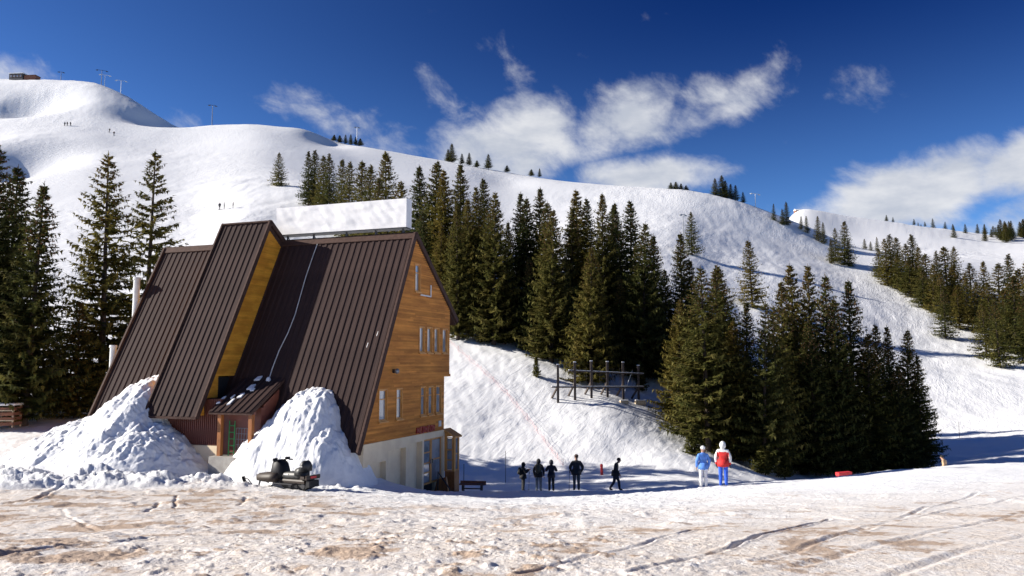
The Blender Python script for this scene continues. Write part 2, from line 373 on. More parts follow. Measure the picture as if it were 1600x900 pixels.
def make_ground():
    th_f = np.concatenate([np.linspace(R(-179.9), R(-40), 36)[:-1], np.linspace(R(-40), R(40), 1080), np.linspace(R(40), R(179.9), 36)[1:]])
    rho = np.concatenate([np.linspace(.3, 4.8, 16), np.exp(np.linspace(math.log(5), math.log(52), 430)), np.exp(np.linspace(math.log(52.5), math.log(520), 330))[0:], np.exp(np.linspace(math.log(526), math.log(2500), 60))])
    TH, RH = np.meshgrid(th_f, rho, indexing='ij'); nT, nR = TH.shape
    X = (RH * np.sin(TH)).ravel(); Y = (RH * np.cos(TH)).ravel(); RH = RH.ravel(); TH = TH.ravel()
    Z = base_z(X, Y)
    near = 1 - sstep(40, 60, RH); mid = sstep(34, 60, RH) * (1 - sstep(120, 200, RH)); far = sstep(90, 200, RH)
    # dirt: a driven apron in front, cleaner towards the brink on the right
    tpx = np.tan(np.clip(TH, -1.3, 1.3)) * F + 800
    brink = np.interp(tpx, [-200, 300, 520, 640, 800, 1000, 1200, 1400, 1600, 1900], [31.5, 31.5, 30, 25, 22.5, 22, 22, 23, 27, 30])
    wob = fbm(X * .25, Y * .25, 3, 5) * 3
    soft = np.interp(tpx, [-200, 300, 600, 900], [1.2, 1.5, 9, 11])
    dirt = (1 - np.clip((RH + wob * np.minimum(1, soft / 5) - (brink - soft)) / (soft * 1.6), 0, 1)) * near
    streak = np.exp(-((Y - 22.5 - X * .12) / 1.6) ** 2) * np.exp(-((tpx - 620) / 420.) ** 2) * near
    cl = fbm(X * 2.2, Y * 2.2, 4, 31, .6); clod = np.maximum(fbm(X * 5.5, Y * 5.5, 3, 41, .6) - .2, 0)
    soil = fbm(X * 1.1 + 3, Y * .8, 5, 11, .68) * .7 + .9 * np.minimum(clod, .5) + .35 * sstep(700, -100, tpx) + .55 * streak - .25 * sstep(1050, 1500, tpx) + .1
    # relief
    rough = np.clip(.45 + .9 * fbm(X * .12, Y * .12, 2, 21), .12, 1.3) * (1 - .62 * sstep(1000, 1400, tpx))
    relief = (.013 * cl + .030 * clod) * rough * near * sstep(2, 6, RH) + near * .035 * fbm(X * .28, Y * .28, 3, 51) + near * sstep(9, 16, RH) * (1 - .55 * sstep(900, 1300, tpx)) * (.020 * fbm(X * 1.3, Y * 1.1, 4, 53, .62) + .045 * np.maximum(fbm(X * 2.1, Y * 1.5, 3, 55, .6) - .3, 0))
    idx = np.nonzero((RH < 50) & (np.abs(TH) < .75))[0]; px_, py_ = X[idx], Y[idx]; rut = np.zeros(len(idx)); lip = np.zeros(len(idx))
    wx = px_ + .05 * fbm(px_ * .8, py_ * .8, 2, 61); wy = py_ + .05 * fbm(px_ * .8 + 9, py_ * .8, 2, 62)
    for pts, w, dep in RUTS:
        w = w * .24; dep = dep * .5
        d = np.full(len(idx), 1e9)
        for a, b in zip(pts[:-1], pts[1:]):
            ax, ay = a.x, a.y; bx, by = b.x - ax, b.y - ay; L2 = bx * bx + by * by + 1e-9
            t = np.clip(((wx - ax) * bx + (wy - ay) * by) / L2, 0, 1); d = np.minimum(d, np.hypot(wx - ax - t * bx, wy - ay - t * by))
        br = np.clip(.85 + .4 * fbm(px_ * .9, py_ * .9, 2, 77), .3, 1.2)
        if len(pts) == 2: lipk = 0.
        else: lipk = .7
        rut = np.maximum(rut, dep * br * np.exp(-(d / w) ** 2)); lip = np.maximum(lip, dep * lipk * br * np.exp(-((d - 2 * w) / w) ** 2))
    relief[idx] += lip * .7 - rut; soil[idx] += np.minimum(lip * 10, .35) + rut * 9
    snowbank = near * sstep(30.5, 33, RH) * (1 - sstep(520, 680, tpx)) * (1 - sstep(38, 46, RH)) * np.maximum(fbm(X * .9, Y * .9, 5, 66, .6) * .26 + .16, 0)
    hill = mid * (.10 * fbm(X * .32, Y * .32, 4, 71) + .03 * fbm(X * 1.4, Y * 1.4, 2, 75))
    a = R(-28); u = X * math.cos(a) + Y * math.sin(a); v = -X * math.sin(a) + Y * math.cos(a)
    mog = fbm(u * .11, v * .05, 4, 81, .6); hill = hill + far * (np.clip(.6 + 1.0 * fbm(X * .013, Y * .017, 3, 97), .15, 1.1) * (.17 * mog + .07 * fbm(X * .42, Y * .26, 3, 91)) + 0.5 * fbm(X * .022, Y * .022, 3, 95))
    Z = Z + relief + snowbank + hill
    me = bpy.data.meshes.new('snow_ground'); nv = nT * nR
    I = np.arange(nv).reshape(nT, nR); a_ = I[:-1, :-1].ravel(); b_ = I[1:, :-1].ravel(); c_ = I[1:, 1:].ravel(); d_ = I[:-1, 1:].ravel()
    q = np.stack([a_, d_, c_, b_], 1)
    seam = np.stack([I[-1, :-1], I[-1, 1:], I[0, 1:], I[0, :-1]], 1); q = np.concatenate([q, seam])
    me.vertices.add(nv); me.vertices.foreach_set('co', np.stack([X, Y, Z], 1).astype(np.float32).ravel())
    me.loops.add(q.size); me.loops.foreach_set('vertex_index', q.ravel().astype(np.int32)); me.polygons.add(len(q))
    me.polygons.foreach_set('loop_start', np.arange(0, q.size, 4, dtype=np.int32)); me.polygons.foreach_set('use_smooth', np.ones(len(q), bool))
    me.update(calc_edges=True)
    for nm, ar in (('dirt', dirt), ('soil', soil), ('near', near), ('piste', np.clip((1 - near) * (.38 + .62 * far), 0, 1))):
        at_ = me.attributes.new(nm, 'FLOAT', 'POINT'); at_.data.foreach_set('value', ar.astype(np.float32))
    me.materials.append(snow_ground_material())
    o = bpy.data.objects.new('snow_ground', me); COL.objects.link(o); o['kind'] = 'structure'
    return o
make_ground()

# ------------------------------------------------------------------ chalet (local x = towards the near gable, y = away along the gable, z up; row values zr are relative to the lens)
HA = R(20.07); HO = at(567, 750, 33.); HZ = CZ - 6.2
chalet = empty('chalet', (HO.x, HO.y, HZ), -HA, 'steep brown-roofed timber chalet with board-clad gable and tall dormer', 'chalet')
def z_(zr): return zr + CZ - HZ
H = lambda x, y, zr: (x, y, z_(zr))
hx = Vector((math.cos(HA), -math.sin(HA), 0)); hy = Vector((math.sin(HA), math.cos(HA), 0))
def house_world(x, y, zr): return Vector((HO.x, HO.y, 0)) + hx * x + hy * y + Vector((0, 0, zr + CZ))
LEN = 14.85; RV, RZ = 4.36, 5.99; FS = 2.0; BS = -.80
FB = -.42                                               # foot of the front slope
fz = lambda v: RZ + FS * (v - RV)
bz = lambda v: RZ + BS * (v - RV)

def panel_mesh(name, w, v0, v1, zf, slope):
    """one roof sheet: flat pan with a trapezoid rib on each side half, laid along the slope; origin at its left edge"""
    n = Vector((0, -slope, 1)).normalized(); mb = MB()
    prof = [(0, .0), (w * .30, .0), (w * .40, .036), (w * .72, .036), (w * .82, .0), (w - .004, .0)]
    top, bot = [], []
    for x, h in prof:
        for lst, v in ((top, v1), (bot, v0)):
            p = Vector((x, v, zf(v))) + n * h; lst.append((p.x, p.y, z_(p.z)))
    lower = [(x, v - n.y * .03, z_(zf(v) - n.z * .03)) for v in (v1, v0) for x in (0, w - .004)]
    k = len(prof); vs = top + bot + lower
    fs = [(i, i + 1, k + i + 1, k + i) for i in range(k - 1)]
    a, b, c, d = 2 * k, 2 * k + 1, 2 * k + 2, 2 * k + 3
    fs += [(a, b, d, c), tuple(range(k)) + (b, a), tuple(range(2 * k - 1, k - 1, -1)) + (c, d), (0, a, c, k), (k - 1, 2 * k - 1, d, b)]
    mb.add(vs, fs); return mb.mesh(name, roof_metal)

# structural wedge under the front and back roofs
roof_f = MB().prism([(FB, z_(fz(FB) - .05)), (RV, z_(RZ - .05)), (RV, z_(RZ - .32)), (FB + .14, z_(fz(FB) - .05))], -LEN + .02, -.02).build('front_roof', roof_trim, chalet)
W = LEN / 45; pm = panel_mesh('roof_panel', W, FB - .05, RV, fz, FS)
for i in range(45):
    o = bpy.data.objects.new('roof_panel', pm); COL.objects.link(o); o.parent = roof_f; o.location = (-LEN + i * W, 0, 0)
roof_b = MB().prism([(RV, z_(RZ - .05)), (9.2, z_(bz(9.2) - .05)), (9.2, z_(bz(9.2) - .22)), (RV, z_(RZ - .3))], -LEN + .02, -.02).build('back_roof', roof_trim, chalet)
pmb = panel_mesh('roof_panel', W * 3, RV + .02, 9.25, bz, BS)
for i in range(15):
    o = bpy.data.objects.new('roof_panel', pmb); COL.objects.link(o); o.parent = roof_b; o.location = (-LEN + i * W * 3, 0, 0)
mb = MB(); mb.bar(H(-LEN - .06, RV - .11, RZ - .09), H(.10, RV - .11, RZ - .09), .30, .05, up=(0, -2, 1)).bar(H(-LEN - .06, RV + .12, RZ - .02), H(.10, RV + .12, RZ - .02), .3, .05, up=(0, .8, 1))
mb.tube([H(-LEN - .06, RV, RZ + .06), H(.1, RV, RZ + .06)], .05, 8).build('ridge_cap', roof_trim, roof_f)
for x in (.05, -LEN - .05):
    MB().bar(H(x, FB - .08, fz(FB - .08) + .0), H(x, RV, RZ + .03), .10, .26, up=(0, -2, 1)).build('rake_trim', roof_trim, roof_f)
    MB().bar(H(x, RV, RZ + .04), H(x, 9.25, bz(9.25) + .02), .10, .24, up=(0, .8, 1)).build('rake_trim', roof_trim, roof_b)

# gable walls of thick board courses with real window openings
def clad(name, rows, vrange, holes, x0, x1, material, parent, pitch=.10, proud=.03, face=1):
    """courses from z=rows[0] to rows[1] (relative heights); body from x0 to x1, slats proud on the +x side"""
    mb = MB(); z = rows[0]
    while z < rows[1] - .02:
        ze = min(z + pitch, rows[1]); zm = (z + ze) / 2; lo, hi = vrange(zm)
        segs = [(lo, hi)] if hi - lo > .05 else []
        for (a, b, c, d) in holes:
            if c < zm < d:
                ns = []
                for s0, s1 in segs:
                    if b <= s0 or a >= s1: ns.append((s0, s1)); continue
                    if a > s0: ns.append((s0, a))
                    if b < s1: ns.append((b, s1))
                segs = ns
        for s0, s1 in segs:
            mb.box(x0, x1 - proud, s0, s1, z_(z), z_(ze))
            j = .004 * rnd.random(); cuts = [s0]; q = s0 + rnd.uniform(.8, 3.2)
            while q < s1 - .5: cuts.append(q); q += rnd.uniform(1.8, 3.4)
            cuts.append(s1)
            for c0, c1 in zip(cuts[:-1], cuts[1:]): mb.box(x1 - proud, x1 - j - .003 * rnd.random(), c0 + .001, c1 - .002, z_(z + .008), z_(ze - .010))
        z += pitch
    o = mb.build(name, material, parent, fix=False); o['kind'] = 'stuff'; return o
front_v = lambda z: RV + (z - RZ) / FS + .12
back_v = lambda z: RV + (z - RZ) / BS - .12
WIN_UP = [(4.93, 5.50), (5.75, 6.33), (6.55, 7.14), (7.50, 8.12)]
WIN_LO = [(1.19, 1.93), (2.73, 3.33), (5.13, 5.68), (5.95, 6.52), (6.81, 7.45)]
ATTIC = (4.42, 5.0, 3.28, 4.62)
holes = [ATTIC] + [(a, b, .42, 1.67) for a, b in WIN_UP] + [(a, b, -2.56, -1.18) for a, b in WIN_LO]
gab = clad('gable_boards', (-3.42, -.75), lambda z: (max(front_v(z), -.02), 7.80), holes, -.34, .0, boards_mat, chalet)
clad('gable_boards', (-.62, 5.80), lambda z: (front_v(z), min(back_v(z), 8.42)), holes, -.34, .0, boards_mat, chalet)
MB().box(-.34, .035, front_v(-.7), 8.46, z_(-.75), z_(-.62)).build('string_course', boards_mat, chalet)
MB().box(-LEN + .3, -.345, 8.10, 8.42, z_(-.75), z_(2.30)).build('back_wall', boards_mat, chalet)
MB().box(-LEN + .3, -.345, 7.5, 7.80, z_(-6.6), z_(-.76)).build('back_wall', plaster_mat, chalet)
MB().box(-LEN + .3, -.345, 7.42, 8.42, z_(-.86), z_(-.755)).build('jetty_soffit', boards_mat, chalet)
mb = MB(); mb.prism([(-.02, z_(-3.42)), (7.5, z_(-3.42)), (7.5, z_(-.9)), (8.1, z_(-.74)), (8.1, z_(bz(8.1) - .4)), (RV, z_(RZ - .5)), (.25, z_(fz(.25) - .6))], -LEN + .12, -LEN + .4).build('far_gable_wall', cheek_mat, chalet)
MB().box(-LEN + .12, -LEN + .4, .0, 7.5, z_(-6.6), z_(-3.42)).build('far_base_wall', plaster_mat, chalet)
# dark storeys inside so that nothing shows through
for z0 in (-3.5, -.85, 2.2): MB().box(-LEN + .45, -.40, max(.3, RV + (z0 - RZ) / FS + .5), 7.4 if z0 < 0 else min(8.0, back_v(z0) - .4), z_(z0 - .1), z_(z0 + .0)).build('floor_slab', dark_inside, chalet)
MB().box(-1.9, -1.75, .9, 7.4, z_(-3.4), z_(-.95)).build('partition', curtain_mat, chalet)

def window(a, b, c, d, mull=True, depth=.055):
    x0 = -depth; mb = MB(); t = .04
    # jamb lining of the opening
    mb.box(-.33, .02, a, a + t, z_(c), z_(d)).box(-.33, .02, b - t, b, z_(c), z_(d)).box(-.33, .018, a + t, b - t, z_(d - t), z_(d)).box(-.33, .018, a + t, b - t, z_(c), z_(c + t))
    ff = .04
    mb.box(x0 - .05, x0 + .03, a + t, a + t + ff, z_(c + t), z_(d - t)).box(x0 - .05, x0 + .03, b - t - ff, b - t, z_(c + t), z_(d - t))
    mb.box(x0 - .05, x0 + .03, a + t + ff, b - t - ff, z_(d - t - ff), z_(d - t)).box(x0 - .05, x0 + .03, a + t + ff, b - t - ff, z_(c + t), z_(c + t + ff))
    if mull:
        zm = c + (d - c) * .68; mb.box(x0 - .045, x0 + .025, a + t + ff, b - t - ff, z_(zm - .02), z_(zm + .02))
    w = mb.build('window', frame_mat, chalet)
    MB().box(x0 - .03, x0 - .015, a + t + .02, b - t - .02, z_(c + t + .02), z_(d - t - .02)).build('pane', pane_mat, w)
    cu = MB(); n = 14; y0, y1 = a + t, b - t
    for i in range(n):
        p, q = y0 + (y1 - y0) * i / n, y0 + (y1 - y0) * (i + 1) / n; e = .02 * math.sin(i * 2.1); g2 = .02 * math.sin((i + 1) * 2.1)
        cu.add([(x0 - .12 + e, p, z_(c + .05)), (x0 - .12 + g2, q, z_(c + .05)), (x0 - .12 + g2, q, z_(d - .05)), (x0 - .12 + e, p, z_(d - .05))], [(0, 1, 2, 3)])
    cu.build('curtain', curtain_mat, w)
    MB().box(-.05, .09, a - .05, b + .05, z_(c - .06), z_(c - .005)).build('sill', frame_mat, w)
window(*ATTIC)
for a, b in WIN_UP: window(a, b, .42, 1.67, False)
for a, b in WIN_LO: window(a, b, -2.56, -1.18)

# plaster base with recessed bays
mb = MB(); X0 = -.30
bays = [(.30, 1.85, -4.25), (2.05, 3.68, -3.86), (3.86, 5.32, -3.74)]
ed = -.06
for a, b, t in bays:
    mb.box(X0, .035, ed, a, z_(-6.6), z_(-3.425)); mb.box(X0, .035, a, b, z_(t), z_(-3.425)); mb.box(X0 - .02, X0 + .06, a, b, z_(-6.6), z_(t)); ed = b
mb.box(X0, .035, ed, 5.50, z_(-6.6), z_(-3.425)); mb.box(X0, .035, 5.50, 7.82, z_(-3.70), z_(-3.425)); mb.box(X0, .03, 7.60, 7.82, z_(-6.6), z_(-3.70))
mb.build('plaster_base', plaster_mat, chalet)
MB().box(-.2, .06, -.06, 7.84, z_(-3.43), z_(-3.395)).build('base_flashing', plaster_mat, chalet)
# glazed double door in the base
def glazed(name, y0, y1, z0, z1, x, parent, rails, axis='y', th=.07, lite=.06):
    mb = MB()
    def bx(m, a, b, c, d, e0, e1):
        if axis == 'y': m.box(x + e0, x + e1, a, b, z_(c), z_(d))
        else: m.box(a, b, x + e0, x + e1, z_(c), z_(d))
    bx(mb, y0, y0 + th, z0, z1, -.05, .05); bx(mb, y1 - th, y1, z0, z1, -.05, .05); bx(mb, y0 + th, y1 - th, z1 - th, z1, -.05, .05); bx(mb, y0 + th, y1 - th, z0, z0 + th, -.05, .05)
    for r in rails: bx(mb, y0 + th, y1 - th, r - lite / 2, r + lite / 2, -.035, .035)
    o = mb.build(name, frame_mat, parent)
    zs = [z0 + th] + sorted(rails) + [z1 - th]
    for c, d in zip(zs[:-1], zs[1:]):
        q = MB(); bx(q, y0 + th - .01, y1 - th + .01, c + .02, d - .02, -.012, .012); q.build('pane', pane_mat, o)
    return o
d1 = glazed('door', 5.52, 6.42, -5.85, -3.72, -.10, chalet, (-4.85, -4.35, -5.3)); MB().box(-.04, .02, 6.32, 6.36, z_(-4.9), z_(-4.7)).build('handle', steel, d1)
d2 = glazed('door', 6.46, 7.58, -5.85, -3.72, -.10, chalet, (-4.75,)); MB().box(-.04, .02, 6.52, 6.56, z_(-4.9), z_(-4.7)).build('handle', steel, d2)
MB().box(-.6, -.5, 5.5, 7.6, z_(-6.4), z_(-3.6)).build('entry_inner_wall', dark_inside, chalet)

# veranda: glazed lean-to at the far corner of the gable
ver = MB().box(.037, .56, 7.86, 8.45, z_(-6.6), z_(-5.45)).build('veranda', post_mat, chalet)
for px_, py_, zt in ((.06, 7.90, -3.45), (.51, 7.90, -3.70), (.51, 8.40, -3.70)):
    MB().box(px_ - .05, px_ + .05, py_ - .05, py_ + .05, z_(-5.45), z_(zt)).build('post', frame_mat, ver)
glazed('veranda_window', .11, .46, -5.42, -3.78, 7.90, chalet, (-4.90, -4.40), axis='x', th=.04)
glazed('veranda_window', 7.96, 8.34, -5.42, -3.78, .51, chalet, (-4.6,), axis='y', th=.04)
MB().prism([(-.02, z_(-3.36)), (.64, z_(-3.72)), (.64, z_(-3.80)), (-.02, z_(-3.46))], 7.72, 8.6, axis='y').build('veranda_roof', frame_mat, chalet)
MB().prism([(.11, z_(-3.50)), (.46, z_(-3.72)), (.11, z_(-3.76))], 7.88, 7.93, axis='y').build('veranda_spandrel', frame_mat, chalet)
MB().prism([(.05, z_(-5.75)), (.5, z_(-5.60)), (.7, z_(-6.6)), (-.2, z_(-6.6))], 6.95, 7.1, axis='y').build('stair_cheek', post_mat, chalet)
mb = MB().tube([H(.1, 6.9, -5.35), H(.75, 6.9, -6.15)], .03, 6).tube([H(.12, 6.9, -5.35), H(.12, 6.9, -6.3)], .03, 6).tube([H(.73, 6.9, -6.1), H(.73, 6.9, -6.6)], .03, 6); mb.build('handrail', dark_steel, chalet)

# gable fittings
lm = MB().box(.0, .1, 2.36, 2.48, z_(-.50), z_(-.34)).build('wall_lamp', dark_steel, chalet)
MB().ell((.20, 2.42, z_(-.42)), (.10, .13, .12)).build('lamp_head', steel, lm, smooth=True)
br = MB().bar(H(.05, 4.95, 3.16), H(.05, 6.05, 3.16), .06).bar(H(.05, 6.05, 3.14), H(.05, 6.05, 3.72), .05); br.build('sign_bracket', galv, chalet)
# red cut-out lettering, too blurred in the photograph to read: leaning strokes
lt = MB(); y = 4.72
for i, (w, k) in enumerate(((.24, 'N'), (.20, 'E'), (.20, 'O'), (.22, 'S'), (.20, 'E'), (.22, 'V'), (.2, 'O'))):
    z0, z1, s = -3.34, -3.08, .05
    def st(a, b): lt.bar(H(.03, y + a[0] * w + s * a[1], z0 + (z1 - z0) * a[1]), H(.03, y + b[0] * w + s * b[1], z0 + (z1 - z0) * b[1]), .055, .07, up=(1, 0, 0))
    st((0, 0), (0, 1))
    if i % 3 == 0: st((.8, 0), (.8, 1)); st((0, 1), (.8, .1))
    elif i % 3 == 1: st((0, 1), (.8, 1)); st((0, .5), (.7, .5)); st((0, 0), (.8, 0))
    else: st((.8, 0), (.8, 1)); st((0, 1), (.8, 1)); st((0, 0), (.8, 0))
    y += w + .07
lt.build('red_lettering', red_paint, chalet)
MB().box(.0, .03, 7.15, 7.42, z_(-3.20), z_(-2.92)).build('notice_plate', curtain_mat, chalet)

# dormer: raised strip of roof standing proud of the front slope
DX0, DX1 = -10.12, -7.33; DV, DZ = 3.19, 6.82; dzf = lambda v: DZ + FS * (v - DV)
DB = -1.40
dorm = MB().prism([(DB + .04, z_(dzf(DB) - .06)), (DV, z_(DZ - .06)), (RV + .1, z_(RZ - .05)), (RV, z_(RZ - .4)), (DV, z_(DZ - .34)), (DB + .16, z_(dzf(DB) - .06))], DX0 + .05, DX1 - .05).build('dormer_roof', roof_trim, chalet)
Wd = (DX1 - DX0) / 9; pd = panel_mesh('roof_panel', Wd, DB, DV, dzf, FS)
for i in range(9):
    o = bpy.data.objects.new('roof_panel', pd); COL.objects.link(o); o.parent = dorm; o.location = (DX0 + i * Wd, 0, 0)
MB().prism([(DV - .02, z_(DZ + .02)), (RV + .25, z_(bz(RV + .25) + .06)), (RV + .2, z_(bz(RV + .25) - .06)), (DV - .02, z_(DZ - .07))], DX0 - .02, DX1 + .02).build('back_sheet', roof_metal, dorm)
for x in (DX0 - .03, DX1 + .03):
    MB().bar(H(x, DB - .02, dzf(DB - .02)), H(x, DV + .02, DZ + .05), .08, .22, up=(0, -2, 1)).build('rake_trim', roof_trim, dorm)
    MB().bar(H(x, DV - .01, DZ + .03), H(x, RV + .2, bz(RV + .2) + .05), .08, .20, up=(0, .8, 1)).build('rake_trim', roof_trim, dorm)
MB().bar(H(DX0 - .05, DV, DZ + .04), H(DX1 + .05, DV, DZ + .04), .24, .07).build('ridge_cap', roof_trim, dorm)
MB().bar(H(DX0, DB - .03, dzf(DB) - .05), H(DX1, DB - .03, dzf(DB) - .05), .05, .10).build('eave_trim', roof_trim, dorm)
def cheek_rng(z):
    lo = DV + (z - DZ) / FS + .10
    if z > RZ: hi = RV - (z - RZ) / .80 - .08
    elif z > -.62: hi = RV + (z - RZ) / FS - .02
    elif z > -1.60: hi = -.05
    else: hi = -.93 + (-1.60 - z) * .12
    return lo, hi
clad('dormer_cheek_boards', (-2.32, 6.62), cheek_rng, [], DX1 - .30, DX1 - .06, cheek_mat, dorm, pitch=.105)
def cheek2(z): lo, hi = cheek_rng(z); return lo, hi
mb = MB()
for k in range(60):
    z = -2.3 + k * .149; lo, hi = cheek2(z + .07)
    if hi - lo > .05: mb.box(DX0 + .06, DX0 + .26, lo, hi, z_(z), z_(z + .146))
mb.build('dormer_far_cheek', cheek_mat, dorm, fix=False)
# wall and plinth under the dormer
fw = MB().box(DX0 + .1, -6.64, -.72, -.05, z_(-3.60), z_(-1.62)).build('vestibule_wall', brown_wall, chalet)
rb = MB().box(0, .055, -.765, -.72, z_(-3.58), z_(-1.64)).mesh('wall_rib', brown_wall)
for i in range(32):
    o = bpy.data.objects.new('wall_rib', rb); COL.objects.link(o); o.parent = fw; o.location = (DX0 + .12 + i * .1075, 0, 0)
MB().box(DX0 + .1, -6.62, -.80, 1.2, z_(-6.4), z_(-3.61)).build('vestibule_plinth', plaster_mat, chalet)
MB().box(DX0 + .1, DX1 - .32, -.04, 1.0, z_(-3.6), z_(-.70)).build('vestibule_core', dark_inside, chalet)
# entrance porch
prf = MB().prism([(-1.22, z_(-2.12)), (1.02, z_(-.74)), (1.02, z_(-.86)), (-1.22, z_(-2.24))], -6.86, -4.62).build('porch_roof', roof_trim, chalet)
pz = lambda v: -2.02 + (v + 1.05) * .618
pp = panel_mesh('roof_panel', .31, -1.25, .98, lambda v: pz(v) + .02, .618)
for i in range(7):
    o = bpy.data.objects.new('roof_panel', pp); COL.objects.link(o); o.parent = prf; o.location = (-6.84 + i * .316, 0, 0)
for (x, v, w, l) in ((-6.8, -.85, .16, .5), (-6.2, -.9, .15, .4), (-6.05, -.45, .22, .32), (-6.35, -.5, .1, .25), (-6.0, .1, .3, .35), (-5.75, .02, .2, .18), (-6.1, .72, .3, .3)):
    m_ = MB(); n = Vector((0, -.618, 1)).normalized()
    m_.hexa([H(x + dx_ * w, v + dy_ * l, pz(v + dy_ * l) + .05 + dz_) for dz_ in (0, .07) for dx_, dy_ in ((0, 0), (1, .15), (.85, 1), (.1, .8))]); m_.build('snow_patch', snow_pile_mat, prf, bevel=.02)
for x in (-6.36, -4.78):
    MB().box(x - .09, x + .09, -1.12, -.94, z_(-4.1), z_(-2.12)).build('porch_post', post_mat, chalet)
MB().box(-6.75, -4.6, -1.10, -.98, z_(-2.22), z_(-2.11)).build('porch_beam', brown_wall, chalet)
MB().box(-6.60, -4.62, -.62, -.46, z_(-4.2), z_(-1.95)).build('porch_back_wall', brown_wall, chalet)
for x in (-6.63, -4.70): MB().prism([(-.46, z_(-4.2)), (.4, z_(-4.2)), (.6, z_(pz(.6) - .2)), (-.46, z_(pz(-.46) - .2))], x, x + .08).build('porch_side_wall', brown_wall, chalet)
MB().box(-6.62, -4.4, -1.40, -.40, z_(-6.4), z_(-3.98)).build('porch_step', concrete, chalet)
# flues beside the far gable
for v, zt, zb, r in ((2.90, 4.25, -2.5, .16), (1.59, .72, -3.6, .15)):
    x = -LEN - .45; f = MB().tube([H(x, v, zb - 2.4), H(x, v, zt)], r, 14).build('flue', galv, chalet, smooth=False)
    MB().tube([H(x, v, zt - .02), H(x, v, zt + .10)], [r * 1.25, r * 1.15], 14).build('flue_cap', galv, f)
    MB().bar(H(x, v, zt - 2.2), H(-LEN, v + .1, zt - 2.2), .06).build('flue_bracket', steel, f)
# bits of snow and patches on the roof
for (x, v) in ((-1.15, 2.9), (-.55, 1.9), (-.9, 1.65)):
    MB().bar(H(x, v, fz(v) + .05), H(x + .02, v + .1, fz(v + .1) + .05), .022).build('ice_bit', snow_pile_mat, roof_f)

# ------------------------------------------------------------------ sign board on the ridge
sb_o = house_world(-3.8, 4.3, RZ)
sign = empty('sign_board', sb_o, -HA, 'long blank white sign board on posts along the chalet roof ridge', 'sign')
def S(x, y, zr): return (x + 3.8, y - 4.3, zr - RZ)
def cover():
    nx, nz = 90, 18; mb = MB(); x0, x1, y0, y1, z0, z1 = -7.66, -.33, 4.12, 4.66, 6.33, 7.70
    def grid(fn, a, b):
        o = len(mb.v)
        for i in range(a + 1):
            for j in range(b + 1): mb.v.append(S(*fn(i / a, j / b)))
        for i in range(a):
            for j in range(b):
                q = o + i * (b + 1) + j; mb.f.append((q, q + 1, q + b + 2, q + b + 1)); mb.m.append(0)
    def ed(s, t): return min(1, 12 * min(s, 1 - s)) * min(1, 5 * min(t, 1 - t))
    def fold(s, t): return float(.026 * fbm(np.array([s * 26 + t * 5]), np.array([t * 2.2]), 3, 3)[0] + .012 * fbm(np.array([s * 9]), np.array([t * 5.]), 2, 9)[0])
    grid(lambda s, t: (x0 + (x1 - x0) * s, y0 + fold(s, t) * ed(s, t), z0 + (z1 - z0) * t), nx, nz)
    grid(lambda s, t: (x0 + (x1 - x0) * s, y1 - fold(s + 3, t) * ed(s, t), z0 + (z1 - z0) * t), nx, nz)
    grid(lambda s, t: (x0 + (x1 - x0) * s, y0 + (y1 - y0) * t, z1), nx, 2); grid(lambda s, t: (x0 + (x1 - x0) * s, y0 + (y1 - y0) * t, z0), nx, 2)
    grid(lambda s, t: (x0, y0 + (y1 - y0) * s, z0 + (z1 - z0) * t), 2, nz); grid(lambda s, t: (x1, y0 + (y1 - y0) * s, z0 + (z1 - z0) * t), 2, nz)
    return mb
cv = cover().build('panel', white_tarp, sign, smooth=True)
md = cv.modifiers.new('es', 'EDGE_SPLIT'); md.split_angle = R(50)
MB().bar(S(-7.64, 4.39, 6.29), S(-.36, 4.39, 6.29), .5, .05).build('bottom_rail', dark_steel, sign)
for x in (-7.13, -5.6, -3.72, -2.1, -.62):
    MB().box(*[c for c in (x + 3.77, x + 3.83)], .03, .09, -.06, .30).build('post', dark_steel, sign)
    MB().bar(S(x, 4.37, 6.28), S(x, 5.15, bz(5.15) + .05), .035).build('strut', dark_steel, sign)

# rope hanging down the roof
rp = []
for i, (px, py) in enumerate(((497, 378), (489, 400), (478, 432), (470, 460), (461, 492), (450, 520), (436, 548), (425, 577), (420, 594))):
    q = np.array(ray(px, py)); p0 = np.array(house_world(0, RV, RZ + .13)) - np.array([0, 0, CZ]); n = np.array((0, 0, 1.)) - FS * np.array(hy)
    t = p0 @ n / (q @ n); rp.append(Vector(q * t) + Vector((0, 0, CZ)))
tag(MB().tube(rp, .022, 6).build('roof_rope', rope_mat), 'thin pale rope hanging down the dark shaded chalet roof', 'rope')
lump = MB().ell(tuple(rp[-1] + Vector((0, -.05, -.05))), (.12, .12, .2)).build('snow_lump', snow_pile_mat, smooth=True)
tag(lump, 'small lump of snow at the foot of the roof rope', 'snow lump')

